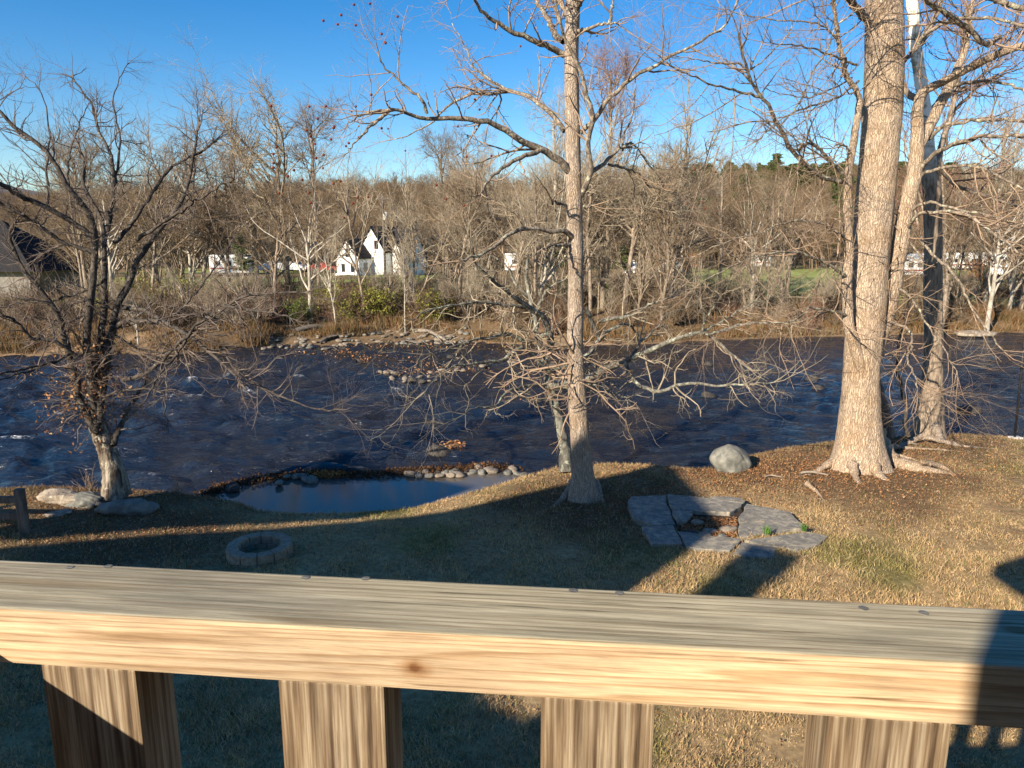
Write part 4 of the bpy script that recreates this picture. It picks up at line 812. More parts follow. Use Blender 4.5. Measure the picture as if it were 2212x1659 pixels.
# --- the old tree on the left
t7 = thing('old_tree', 'old broad many limbed tree with stripped pale leaning trunk on the left rocks', 'tree')
Yl = 13.1
tb = Tubes()
P, _ = limb(c4, [(718, 1640), (712, 1590), (700, 1480), (672, 1370), (630, 1270), (600, 1190), (590, 1090)], Yl, .2, 1, 1, 40, wob=.004)
me = trunkmesh('trunk', P[0], np.interp(np.linspace(0, 1, 40), [0, .15, .5, .8, 1], [.225, .20, .165, .17, .11]), 40, 70, .05, .3, ((4, 1), (5.5, 1), (1, 1)), .03, 41, .016)
link('trunk', me, [M['old']], t7)
tb = Tubes()
S = .0031
spL = [(c4, [(600, 1240), (520, 1100), (470, 950), (440, 800), (390, 600), (330, 480), (240, 350), (130, 230), (90, 120), (60, 20), (90, -60)], -.8, 26*S, 7*S),
       (c4, [(600, 1200), (560, 1000), (570, 850), (530, 700), (560, 500), (570, 350), (590, 150), (590, 30), (560, -70), (520, -160), (430, -260), (350, -400), (250, -520), (100, -620), (0, -730)], -.9, 28*S, 9*S),
       (c4, [(620, 1180), (610, 950), (620, 700), (640, 500), (645, 300), (650, 100), (650, 30), (620, -90), (560, -190), (510, -270), (520, -420), (480, -520)], .7, 26*S, 7*S),
       (c4, [(620, 1150), (640, 900), (690, 620), (720, 480), (780, 350), (820, 250), (850, 180), (940, 60), (1000, -20), (1080, -130), (1150, -240), (1200, -470), (1220, -620)], .9, 30*S, 7*S),
       (c4, [(660, 640), (780, 560), (900, 560), (1000, 570), (1080, 600), (1200, 670), (1280, 740), (1400, 850), (1500, 950)], -1.5, 17*S, 7*S, .2),
       (c4, [(740, 470), (850, 490), (950, 520), (1080, 600), (1150, 640), (1250, 570), (1380, 480), (1500, 410), (1700, 390), (1900, 380)], -1.7, 15*S, 4*S, .3),
       (c4, [(760, 920), (900, 880), (1000, 800), (1150, 650), (1240, 560), (1330, 540)], -1.8, 14*S, 6*S, 0), (c4, [(1380, 460), (1550, 490), (1700, 510), (1840, 550)], -2.2, 8*S, 3*S, -1.2),
       (c4, [(700, 1330), (730, 1240), (780, 1130), (860, 1000), (900, 930)], .9, 20*S, 8*S), (c4, [(690, 640), (800, 700), (900, 740), (1100, 760), (1300, 740), (1500, 720), (1600, 760)], .8, 9*S, 3*S),
       (c1, [(640, 1500), (700, 1250), (700, 1100), (680, 950), (600, 800), (570, 650), (500, 560), (440, 460)], 1.3, 16*S, 4*S, .6), (c1, [(700, 1500), (780, 1420), (900, 1250), (1050, 1050), (1200, 950), (1330, 880)], 1.2, 14*S, 4*S, .6),
       (c1, [(850, 1480), (1000, 1380), (1150, 1280), (1300, 1180), (1450, 1100)], -1.5, 12*S, 4*S, .3), (c1, [(610, 1480), (400, 1350), (280, 1270), (150, 1220), (60, 1180), (0, 1130), (-80, 1100)], -1.4, 17*S, 10*S, -.4),
       (c1, [(600, 1560), (400, 1500), (250, 1400), (100, 1300), (0, 1250), (-80, 1230)], -1.0, 12*S, 8*S, -.4), (c1, [(700, 1200), (730, 1000), (740, 830), (700, 640), (740, 480), (790, 390)], 1.6, 9*S, 2*S, .8),
       (c4, [(470, 780), (360, 690), (200, 660), (100, 560), (0, 520)], -1.2, 12*S, 6*S, -.4), (c4, [(380, 790), (250, 840), (130, 860), (0, 880), (-60, 900)], -2.2, 8*S, 5*S, -1.0), (c4, [(390, 780), (200, 860), (60, 900), (-60, 940)], -2.4, 6*S, 4*S, -1.0),
       (c4, [(1150, 660), (1080, 780), (1000, 860), (940, 960), (880, 1080)], -1.8, 8*S, 4*S, -1.0), (c4, [(1400, 780), (1460, 870), (1580, 950), (1720, 1020), (1880, 1080), (2070, 1110)], -2.3, 7*S, 3*S, -1.7),
       (c4, [(560, 500), (430, 560), (300, 600), (200, 660)], .6, 8*S, 4*S, -.3), (c1, [(300, 1290), (290, 1100), (300, 900), (290, 720), (250, 560), (160, 470)], .9, 8*S, 2*S, .3), (c1, [(420, 1170), (430, 950), (500, 750), (560, 620)], 1.6, 8*S, 2*S, .8),
       (c4, [(640, 300), (560, 360), (430, 400), (300, 440), (120, 450), (0, 480)], -.5, 8*S, 4*S, 0), (c4, [(1000, 580), (1150, 450), (1250, 330), (1350, 200), (1420, 80)], 1.0, 9*S, 3*S, .4),
       (c1, [(1080, 1290), (1180, 1210), (1200, 1000), (1220, 700), (1215, 560)], 1.4, 7*S, 2*S, .8), (c4, [(600, 1080), (700, 1000), (850, 980), (1000, 1000), (1020, 1100), (1030, 1200)], -1.5, 8*S, 3*S, 0), (c1, [(1200, 960), (1300, 900), (1400, 800)], 1.3, 6*S, 2*S, 1.1)]
main = limbs(tb, spL, Yl, 8)
link('limbs', tb.mesh('limbs'), [M['darktwig']], t7)
tb = Tubes()
lv7 = crown(tb, main, None, tip=.5, levels=[dict(dens=6.4, L=1.0, r=.013, npts=8, k=4, t0=.12, ang=(50, 16), wig=.19, trop=.03), dict(dens=6.5, L=.56, r=.009, npts=6, ang=(38, 14), wig=.18, trop=.04), dict(dens=4.2, L=.33, r=.0072, npts=4, ang=(38, 12), wig=.2, trop=.03, rend=.8)])
ep = spawn(main[0][0], main[0][1], 0, .9, .010, 6, .0, .3, (80, 20), .3, .0, .4, cnt=45); tb.add(*ep, 3); ep2 = spawn(main[2][0], main[2][1], 0, .9, .010, 6, .0, .3, (80, 20), .3, .0, .4, cnt=60); tb.add(*ep2, 3)
tb.add(*spawn(*ep, 5, .35, .006, 4), 3); tb.add(*spawn(*ep2, 5, .35, .006, 4), 3)
link('twigs', tb.mesh('twigs'), [plain('grey_brown_twig', (.15, .12, .10), .9, .45, 5, .1)], t7)
def leafmesh(name, P, size, cols, rg, flat=False, m=None):
    k = len(P); n = rg.normal(size=(k, 3)); 
    if flat: n = n*.45+np.array([0, 0, 1.])
    n = unit(n); a = unit(np.cross(n, rg.normal(size=(k, 3)))); b = np.cross(n, a); s = (size*rg.uniform(.6, 1.3, k))[:, None]
    V = np.stack([P-a*s*.6, P+b*s*.42+n*s*.22, P+a*s*.6, P-b*s*.42+n*s*.22], 1).reshape(-1, 3)
    i = np.arange(k)[:, None]*4; F = np.concatenate([i+np.array([[0, 1, 2]]), i+np.array([[0, 2, 3]])])
    cc = np.repeat(cols, 4, 0)
    me = npmesh(name, V, F, False, cc); me.materials.append(m or M['leaf']); return me
def leafcols(k, rg):
    base = np.array([(.24, .115, .055), (.32, .17, .08), (.16, .085, .05), (.38, .24, .13), (.40, .19, .07)]); return base[rg.integers(0, 5, k)]*rg.uniform(.7, 1.2, (k, 1))
pts = np.concatenate([ep[0].reshape(-1, 3), ep2[0].reshape(-1, 3)]); pts = pts[rng.integers(0, len(pts), 700)]+rng.normal(size=(700, 3))*.08
link('dead_leaves', leafmesh('dead_leaves', pts, .055, leafcols(700, rng), rng), [], t7)
# little dry weed on the rocks, branch litter
def weed(px, py, Y, label, h=.5, n=14):
    p = W(px, py, Y); p[2] = height(p[0], p[1]); tb = Tubes(); P = np.array([[p+np.array([0, 0, -.02]), p+np.array([0, 0, .04])]]).reshape(1, 2, 3)
    q_ = tb.add(*spawn(P, np.full((1, 2), .02), 0, h, .006, 6, 0, 1, (30, 20), .15, .1, .5, cnt=n), 3); tb.add(*spawn(*q_, 9, .12, .004, 4), 3)
    o = link('dry_weed', tb.mesh('dry_weed'), [M['twig']]); tag(o, label, 'weed')
weed(385, 1052, 14, 'thin dry weed on the dark bank right of the old tree', .5)
weed(195, 1062, 13.7, 'reddish dry weed on the rock left of the old trunk', .55, 22)
for (a, b, r, lb) in (((c6(835, 1490)), (c6(1000, 1500)), .03, 'pale stripped stick on the leaves left of the big roots'), (c6(615, 1503), c6(720, 1503), .018, 'thin pale stick lying right of the boulder'),
                      (c6(1440, 1298), c6(1560, 1296), .025, 'pale stick at the foot of the white sycamore'), (c4(880, 1578), c4(1040, 1535), .012, 'thin stick on shaded grass beside the pool')):
    A = G(*a, z=-.1); B = G(*b, z=-.1); tb = Tubes(); s = np.linspace(0, 1, 10)[:, None]; P = A*(1-s)+B*s; P[:, 2] = height(P[:, 0], P[:, 1])+r+.02+.02*np.sin(s[:, 0]*4); P[:, 1] += .03*np.sin(s[:, 0]*5)
    tb.add(P, np.linspace(r, r*.6, 10), 7); tag(link('stick', tb.mesh('stick'), [M['rockwarm']]), lb, 'stick')
# ------------------------------------------------------------------ trees across the river
def protoTree(seed, H=16., kind='round', dens=1.0, rmin=.016):
    rg = np.random.default_rng(seed); tb1 = Tubes(); tb2 = Tubes()
    n = 16; s = np.linspace(0, 1, n); th = {'round': .55, 'tall': .95, 'fan': .3, 'leafy': .6, 'lean': .7}[kind]*H
    wob = np.cumsum(rg.normal(size=(n, 2))*.10, 0); P = np.stack([wob[:, 0]*s+(2.5*s*s if kind == 'lean' else 0), wob[:, 1]*s, s*th-.3], 1)
    R = np.linspace(.02*H*.62, .006*H, n); tb1.add(P, R, 8)
    if kind == 'fan':
        A = spawn(P[None], R[None], 0, H*.85, .10, 12, .25, .98, (22, 9), .07, .05, .8, .12, .25, cnt=9, rg=rg)
    elif kind == 'tall':
        A = spawn(P[None], R[None], 0, H*.36, .09, 10, .35, 1., (46, 12), .10, .10, .55, .15, .45, cnt=24, rg=rg)
    else:
        A = spawn(P[None], R[None], 0, H*.60, .13, 12, .35, 1., (38, 13), .11, .07, .7, .12, .3, cnt=12, rg=rg)
    tb1.add(*A, 5)
    Bq = spawn(*A, 1.1*dens, H*.20, .05, 8, .2, 1., (42, 14), .17, .06, .7, .3, .5, rg=rg); tb2.add(*Bq, 4)
    Cq = spawn(*Bq, 2.0*dens, H*.085, .024, 5, .15, 1., (40, 14), .2, .05, .8, .6, .4, rg=rg); tb2.add(*Cq, 3)
    Dq = spawn(*Cq, 2.6*dens, H*.05, rmin, 4, .2, 1., (38, 14), .2, .04, .9, .7, .3, rg=rg); tb2.add(*Dq, 3)
    zm = max(float(np.percentile(p[..., 2], 99.7)) for p, _, _ in tb2.b)
    return tb1.mesh('trunk'), tb2.mesh('crown'), zm
protos = {}
for nm, a in {'round1': (1, 16., 'round', 1.25), 'round2': (2, 16., 'round', 1.35), 'round3': (8, 16., 'round', 1.3), 'tall1': (3, 20., 'tall', 1.15), 'tall2': (4, 20., 'tall', 1.2), 'fan1': (5, 15., 'fan', 1.1), 'fan2': (6, 15., 'fan', 1.0), 'lean1': (7, 14., 'lean', 1.1)}.items():
    protos[nm] = protoTree(*a)
def fartree(px, py, topy, Y, proto, label, group=None, m1='farbark', m2='fartwig', rz=None, sxy=1., name='bare_tree'):
    p = W(px, py, Y); z = height(p[0], p[1]); top_ = W(px, topy, Y)[2]
    tr_, cr_, H = protos[proto]
    sc = (top_-z)/H
    t = thing(name, label, 'tree', (p[0], p[1], z-.1), rng.uniform(0, 6.28) if rz is None else rz, group); t.scale = (sc*sxy, sc*sxy, sc)
    for nm, me, mm in (('trunk', tr_, m1), ('crown', cr_, m2)):
        o = bpy.data.objects.new(nm, me); C.objects.link(o); o.parent = t
        if not me.materials: me.materials.append(M[mm])
        if me.materials[0] != M[mm]:
            o.material_slots[0].link = 'OBJECT'; o.material_slots[0].material = M[mm]
FT = [(897, 700, 262, 43, 'fan1', 'multi stemmed pale tree on the far bank right of the farmhouse', 'farbark', 'fartwig', 1.0),
      (788, 702, 300, 42, 'lean1', 'slender leaning tree in front of the farmhouse gable', 'farbark', 'fartwig', .8),
      (622, 640, 95, 62, 'round1', 'tallest spreading bare tree against the sky left of the farmhouse', 'farbark', 'fartwig', 1.15),
      (560, 640, 180, 66, 'round3', 'leaning bare tree beside the tallest spreading tree', 'farbark', 'fartwig2', .9),
      (690, 650, 190, 60, 'tall1', 'bare tree closing the right side of the tallest spreading tree', 'farbark', 'fartwig2', 1.0),
      (400, 650, 180, 58, 'round2', 'bare tree with brushy top behind the old left tree', 'farbark', 'fartwig2', 1.0),
      (235, 650, 185, 52, 'round3', 'brown topped bare tree rising through the old left tree', 'farbark', 'fartwig2', .9),
      (1163, 668, 120, 44, 'fan2', 'white barked sycamore on the far bank left of the middle trunk', 'farwhite', 'fartwig', .8),
      (1195, 650, 170, 50, 'tall2', 'second white stemmed tree close behind the far white sycamore', 'farwhite', 'fartwig', .8),
      (1310, 640, 45, 50, 'tall1', 'very tall straight reddish tree right of the middle trunk', 'farbark', 'redtwig', .9),
      (1448, 620, 70, 64, 'fan1', 'tall vase shaped tree standing alone over the far field', 'farbark', 'fartwig', 1.1),
      (1010, 650, 262, 56, 'tall2', 'thin tall tree between the multi stemmed tree and the white sycamore', 'farbark', 'fartwig2', .9),
      (960, 650, 250, 60, 'tall1', 'ivy dark tall tree just right of the multi stemmed tree', 'fartwig2', 'fartwig2', .9),
      (725, 690, 470, 41, 'lean1', 'small pale crooked tree at the far cobbles', 'farwhite', 'fartwig', .8),
      (875, 708, 500, 40.5, 'tall2', 'small white stemmed sapling tree at the far waterline', 'farwhite', 'fartwig', .6),
      (2048, 650, 40, 46, 'fan2', 'tall pinkish tree rising right of the white upper trunk', 'farbark', 'redtwig', 1.),
      (2128, 650, 190, 52, 'tall2', 'pale tree beyond the river near the dark pole', 'farwhite', 'fartwig', 1.0),
      (2185, 640, 170, 48, 'fan1', 'white stemmed tree at the far right edge across the river', 'farwhite', 'fartwig', .9),
      (330, 660, 300, 44, 'lean1', 'slim bare tree on the far bank behind the old tree limbs', 'farbark', 'fartwig2', .9),
      (185, 670, 350, 46, 'tall2', 'bare tree standing right of the dark roofed house', 'farbark', 'fartwig2', .9),
      (500, 670, 360, 47, 'round2', 'low broad bare tree on the far bank below the sky gap', 'farbark', 'fartwig2', 1.1),
      (1700, 640, 330, 60, 'round1', 'broad bare tree in the brushy woods left of the huge trunk', 'farbark', 'fartwig', 1.1)]
for px, py, ty, Yd, pr, lb, a, b, sxy in FT: fartree(px, py, ty, Yd, pr, lb, None, a, b, None, sxy)
ps = list(protos)
for i in range(96):                                # the ranks of lesser trees along the far bank and the field
    Yd = rng.uniform(42, 100) if i % 3 else rng.uniform(42, 52); px = rng.uniform(-60, 2290)
    if Yd > 60 and 1500 < px < 1900: Yd = 118
    if 1500 < px < 1900 and i % 2: px -= 380
    if 700 < px < 950 and Yd < 104: Yd = rng.uniform(106, 118)
    if px < 170 and Yd < 66: px += 230
    p = W(px, 600, Yd); h0 = height(p[0], Yd); hh = rng.uniform(7, 12.5)
    py = 531+1534*1.04*(CH-h0)/Yd; top = 531-1534*(h0+hh-CH)/Yd
    fartree(px, py, top, Yd, ps[i % 8], 'grey brown bare tree in the ranks of woods across the river', 'bare trees crowding the far bank', 'farbark' if i % 8 else 'farwhite', 'fartwig' if i % 2 else 'fartwig2', None, rng.uniform(.9, 1.3))
# small saplings right on the bank
for i in range(60):
    px = rng.uniform(-40, 2250); p = W(px, 700, 42); x = p[0]; y = farY(x)+rng.uniform(.8, 7); px = 1106+FP*x/y*.985
    hh = rng.uniform(2.2, 5.0) if px > 160 else 1.6; h0 = float(height(x, y)); top = 531-1534*(h0+hh-CH)/y
    fartree(px, 690, top, y, ps[i % 8], 'thin bare sapling rising from the dry grass of the far bank', 'saplings on the far bank', 'farwhite' if i % 7 == 0 else 'farbark', 'fartwig', None, rng.uniform(.8, 1.3), 'bare_sapling')
# evergreens
def conifer(seed, H=12.):
    rg = np.random.default_rng(seed); tb = Tubes(); P = np.stack([np.zeros(10), np.zeros(10), np.linspace(-.3, H, 10)], 1); tb.add(P, np.linspace(.2, .03, 10), 6)
    tr_ = tb.mesh('trunk'); R = np.linspace(.2, .03, 10)
    A = spawn(P[None], R[None], 0, H*.28, .04, 6, .22, .98, (80, 10), .08, -.02, .5, .4, .85, cnt=110, rg=rg)
    k = 16000; ix = rg.integers(0, len(A[0]), k); jx = rg.uniform(.2, 5, k); j = jx.astype(int).clip(0, 4); w = (jx-j)[:, None]
    Q = A[0][ix, j]*(1-w)+A[0][ix, (j+1).clip(0, 5)]*w+rg.normal(size=(k, 3))*np.array([.2, .2, .1])
    c = np.array([.085, .115, .04])*rg.uniform(.5, 1.7, (k, 1)); cm = leafmesh('crown', Q, .26, c, rg, False, M['dry'])
    return tr_, cm
con = [conifer(s) for s in (61, 62)]
for c in con: c[0].materials.append(M['farbark'])
def evergreen(px, Y, topy, k, label, group=None, sxy=1., x=None):
    p = W(px, 600, Y) if x is None else np.array([x, Y, 0]); z = float(height(p[0], p[1])); H = (W(px, topy, Y)[2] if x is None else topy)-z
    t = thing('evergreen_tree', label, 'evergreen', (p[0], p[1], z), rng.uniform(0, 6), group); t.scale = (H/12*sxy, H/12*sxy, H/12)
    for nm, me in zip(('trunk', 'crown'), con[k]):
        o = bpy.data.objects.new(nm, me); C.objects.link(o); o.parent = t
evergreen(525, 80, 505, 0, 'dark evergreen between the white camper and the farmhouse', None, 1.3)
evergreen(115, 66, 520, 1, 'dark evergreen against the gable of the dark roofed left house', None, 1.3)
evergreen(1200, 90, 505, 1, 'dark evergreen behind the middle trunk at field level', None, 1.6)
evergreen(1345, 104, 528, 0, 'dark evergreen beside the white van end on', None, 1.4)
evergreen(0, -14.6, 11.5, 0, 'unseen columnar evergreen added as a shadow caster beside the added gabled house', None, .38, x=-24.5+3.4)  # extra tree out of view, put in to cast shade
for i, (px, ty) in enumerate(((1500, 352), (1560, 348), (1660, 332), (1625, 350), (1720, 350), (1790, 352), (1400, 362), (1345, 370), (1880, 345), (1450, 350), (2075, 352), (960, 392), (740, 388), (1120, 388), (1600, 356), (1690, 352))):
    evergreen(px, 286+rng.uniform(-12, 6), ty, i % 2, 'evergreen poking above the bare woods of the hill crest', 'evergreens along the hill crest', rng.uniform(1., 1.5))
for i in range(130):
    px = rng.uniform(1240, 2180) if i < 70 else rng.uniform(1480, 1950); Yd = rng.uniform(150, 285) if i < 60 else rng.uniform(262, 295); p = W(px, 500, Yd); h0 = float(height(p[0], Yd)); hh = rng.uniform(9, 14)
    evergreen(px, Yd, 531-1560*(h0+hh-CH)/Yd, i % 2, 'green pine mixed into the bare woods of the hillside', 'pines on the hillside', rng.uniform(1.3, 2.2))
# instanced masses (nobody could count them)
def scatter(name, P, protos_, scale, kind_label, seed=1, zsc=None, rot=True):
    pm = bpy.data.meshes.new(name); pm.from_pydata([tuple(p) for p in P], [], []); o = bpy.data.objects.new(name, pm); C.objects.link(o)
    col = bpy.data.collections.new(name+'_sources')
    for k, me in enumerate(protos_): q_ = bpy.data.objects.new(f'{name}_source', me); col.objects.link(q_)
    ng = bpy.data.node_groups.new(name, 'GeometryNodeTree'); ng.interface.new_socket('Geometry', in_out='INPUT', socket_type='NodeSocketGeometry'); ng.interface.new_socket('Geometry', in_out='OUTPUT', socket_type='NodeSocketGeometry')
    gi = ng.nodes.new('NodeGroupInput'); go = ng.nodes.new('NodeGroupOutput'); ip = ng.nodes.new('GeometryNodeInstanceOnPoints'); ci = ng.nodes.new('GeometryNodeCollectionInfo')
    ci.inputs[0].default_value = col; ci.inputs[1].default_value = True; ci.inputs[2].default_value = True
    rv_ = ng.nodes.new('FunctionNodeRandomValue'); rv_.data_type = 'FLOAT_VECTOR'; rv_.inputs[0].default_value = (-.06, -.06, 0); rv_.inputs[1].default_value = (.06, .06, 6.28); rv_.inputs['Seed'].default_value = seed
    rs = ng.nodes.new('FunctionNodeRandomValue'); rs.data_type = 'FLOAT'; rs.inputs[2].default_value = scale[0]; rs.inputs[3].default_value = scale[1]; rs.inputs['Seed'].default_value = seed+1
    ng.links.new(gi.outputs[0], ip.inputs['Points']); ng.links.new(ci.outputs[0], ip.inputs['Instance']); ip.inputs['Pick Instance'].default_value = True
    ng.links.new(rv_.outputs[0], ip.inputs['Rotation']); ng.links.new(rs.outputs[1], ip.inputs['Scale']); ng.links.new(ip.outputs[0], go.inputs[0])
    md = o.modifiers.new('scatter', 'NODES'); md.node_group = ng
    tag(o, kind='stuff'); return o
def hilltree(seed):
    rg = np.random.default_rng(seed); tb = Tubes(); n = 8; H = 11.
    P = np.stack([rg.normal(0, .1, n), rg.normal(0, .1, n), np.linspace(-.5, H*.75, n)], 1); R = np.linspace(.15, .05, n); tb.add(P, R, 4)
    A = spawn(P[None], R[None], 0, H*.5, .06, 6, .25, 1., (35, 12), .12, .1, .6, .3, .4, cnt=13, rg=rg); tb.add(*A, 3)
    B_ = spawn(*A, 1.8, 1.9, .035, 4, .1, 1, (40, 14), .2, .08, .9, .6, rg=rg); tb.add(*B_, 3)
    D_ = spawn(*B_, 2.2, .9, .026, 3, .1, 1, (40, 14), .2, .08, .9, .7, rg=rg); tb.add(*D_, 3)
    me = tb.mesh('hill_tree'); me.materials.append(M['hilltwig'] if seed % 2 else M['fartwig2']); return me
hts = [hilltree(s) for s in (71, 72, 73, 74, 75)]
P = []
for i in range(5200):
    Yd = 118+190*rng.random()**.85; u = rng.uniform(-.85, .85); x = u*Yd*1.02
    P.append((x, Yd, float(0)))
P = np.array(P); P[:, 2] = height(P[:, 0], P[:, 1])
o = scatter('woods', P, hts, (.65, 1.15), '', 3); tag(o, 'brown leafless woods covering the hillside beyond the field', 'woods')
def bush(seed, m, H=1.9, k=26):
    rg = np.random.default_rng(seed); tb = Tubes(); P = np.array([[(0, 0, -.1), (0, 0, .12)]], float)
    A = spawn(P, np.full((1, 2), .05), 0, H, .022, 7, 0, 1, (32, 17), .14, .05, .6, .4, .2, cnt=k, rg=rg); tb.add(*A, 3)
    B_ = spawn(*A, 3.2, .7, .015, 5, .15, 1, (42, 15), .22, .03, .9, .6, rg=rg); tb.add(*B_, 3); D_ = spawn(*B_, 3., .35, .012, 4, .1, 1, (42, 15), .22, .03, .9, .7, rg=rg); tb.add(*D_, 3)
    me = tb.mesh('bush'); me.materials.append(m); return me, B_
bsh = [bush(81, M['fartwig2'])[0], bush(82, M['fartwig2'])[0], bush(83, M['redtwig'])[0], bush(84, M['fartwig2'], 2.8, 20)[0]]
P = []
for i in range(1150):
    x = rng.uniform(-46, 46)
    d = rng.gamma(1.6, 6.5)+(2.2 if x < 0 else .6); y = farY(x)+d
    if y > 108: continue
    P.append((x*(y/44 if y > 44 else 1), y, 0))
P = np.array(P); P[:, 2] = height(P[:, 0], P[:, 1])
P = P[(vnoise(P*.35, 55, 2)+rng.normal(0, .35, len(P)) > -.15) & ~((P[:, 1] > 62) & (rng.random(len(P)) < .7)) & ~((P[:, 1] > 54) & (P[:, 0]/P[:, 1] > .24) & (P[:, 0]/P[:, 1] < .52)) & ~((P[:, 0]/P[:, 1] < -.62) & (P[:, 1] > 44))]
o = scatter('undergrowth', P, bsh, (.4, 1.15), '', 5); tag(o, 'tangled brown brush filling the far bank under the trees', 'undergrowth')
# dry grass of the far bank
def blades(P, h, w, cols, rg, lean=.35, m='grass', name='grass', label=None):
    k = len(P); d = rg.normal(size=(k, 3))*lean; d[:, 2] = 1; d = unit(d); a = rg.uniform(0, 2*pi, k); s = np.stack([np.cos(a), np.sin(a), 0*a], 1)
    H = (h*rg.uniform(.5, 1.3, k))[:, None]; Wd = (w*rg.uniform(.6, 1.3, k))[:, None]; bend = rg.normal(size=(k, 3))*lean*.8; bend[:, 2] = -np.abs(bend[:, 2])*.4
    mid = P+d*H*.55; tip = mid+unit(d+bend)*H*.55
    V = np.stack([P-s*Wd, P+s*Wd, mid+s*Wd*.8, mid-s*Wd*.8, tip], 1).reshape(-1, 3); i = np.arange(k)[:, None]*5
    Q = i+np.array([[0, 1, 2, 3]]); T_ = i+np.array([[3, 2, 4]])
    me = npmesh(name, V, [Q, T_], False, np.repeat(cols, 5, 0)); o = link(name, me, [M[m]]); tag(o, label, name.replace('_', ' ') if label else None, None, 'stuff'); return o
k = 95000; x = rng.uniform(-48, 52, k); d = rng.gamma(1.2, 1.9, k); y = farY(x)+d+.02+.9*((x > -13) & (x < -2.5)); cl = vnoise(np.stack([x, y, 0*x], 1)*.9, 91, 3)
keep = cl+rng.normal(0, .25, k)+.30*(d < 1.2) > .02; x, y = x[keep], y[keep]; P = np.stack([x, y, height(x, y)-.02], 1)
c = np.array([(.27, .165, .08), (.23, .125, .06), (.16, .105, .055), (.16, .135, .06)])[rng.integers(0, 4, len(P))]*rng.uniform(.7, 1.2, (len(P), 1))
hz = .40+.42*vnoise(P*.45, 93, 2)
blades(P, np.maximum(hz, .15), .016, c, rng, .3, 'dry', 'dry_grass', 'tan dry grass and reeds along the far bank')
# yellow green shrubs on the far bank
_, Bb = bush(85, M['fartwig2'], 1.7, 30)
Lp = Bb[0].reshape(-1, 3)
SL = ['yellow green shrub behind the spreading limbs of the old tree', 'second yellow green shrub just beyond the old tree limbs', 'yellow green shrub below the front gable of the farmhouse', 'yellow green shrub on the bank below the farmhouse roof',
 'yellow green shrub beside the multi stemmed far tree', 'pale green shrub beyond the bank behind the old tree', 'low yellow green shrub left of the multi stemmed tree foot', 'dull green shrub on the bank right of the middle trunk', 'yellow green shrub below the white and red cars',
 'dull green low shrub at the far cobbles', 'dull green shrub on the bank below the white camper', 'dull green shrub at the foot of the far white sycamore', 'yellow green shrub behind the old tree trunk limbs', 'rusty orange shrub beside the small white car near the dark pole', 'dull green shrub in front of the bright green field',
 'rusty orange leaved shrub at the foot of the hill, left one', 'rusty orange leaved shrub at the foot of the hill, right one']
for k_, (px, py, Yd, s, green) in enumerate(((360, 668, 42, 1.5, 1), (400, 640, 43, 1.3, 1), (760, 655, 42, 1.3, 1), (820, 640, 42.5, 1.4, 1), (935, 665, 42, 1.2, 1), (305, 600, 48, 1.0, 1), (840, 665, 43.5, .9, 1), (1335, 655, 46, 1.0, 0), (700, 660, 46, 1.1, 1), (650, 690, 41.5, .9, 0), (440, 665, 44, 1.1, 0), (1130, 665, 44, .9, 0), (240, 655, 46, 1.2, 1), (2120, 590, 84, 1.6, 2), (1560, 640, 52, 1.2, 0), (1410, 470, 120, 2.2, 2), (1480, 500, 110, 2., 2))):
    rg = np.random.default_rng(900+k_); ix = rg.integers(0, len(Lp), 1500); Q = Lp[ix]+rg.normal(size=(1500, 3))*.1
    base = {1: (.22, .215, .05), 0: (.15, .19, .05), 2: (.42, .20, .07)}[green]
    me = leafmesh('foliage', Q, .085, np.array(base)*rg.uniform(.55, 1.35, (1500, 1)), rg, False, M['dry'])
    p = W(px, py, Yd); t = thing('shrub', SL[k_], 'shrub', (p[0], p[1], float(height(p[0], p[1]))), rg.uniform(0, 6), {1: 'yellow green shrubs of the far bank', 0: 'dull green shrubs of the far bank', 2: 'rusty shrubs'}[green]); t.scale = (s, s, s)
    link('foliage', me, [], t); o = bpy.data.objects.new('stems', bsh[1]); C.objects.link(o); o.parent = t; o.scale = (.7, .7, .7)
# driftwood on the far cobbles
for k_, (a, b, r, lb) in enumerate((((640, 728), (735, 722), .16, 'dark driftwood log on the cobbles left of the leaning tree'), ((690, 735), (760, 726), .10, 'smaller driftwood branch beside the dark log'), ((905, 722), (985, 728), .12, 'tan drift log at the far waterline right of the sapling'), ((700, 748), (745, 742), .08, 'thin pale branch in the far shallows'))):
    A = G(*a, z=-.4); B = G(*b, z=-.4); s = np.linspace(0, 1, 12)[:, None]; P = A*(1-s)+B*s; P[:, 2] = np.maximum(height(P[:, 0], P[:, 1]), WZ)+r*.8+.1*np.sin(s[:, 0]*5); tb = Tubes(); tb.add(P, np.linspace(r, r*.5, 12), 8)
    tb.add(*spawn(P[None], np.full((1, 12), r), 0, 1.3, r*.4, 6, .1, 1, (50, 20), .2, .05, cnt=7), 4)
    tag(link('driftwood', tb.mesh('driftwood'), [M['fence'] if k_ != 2 else M['rockwarm']]), lb, 'driftwood')
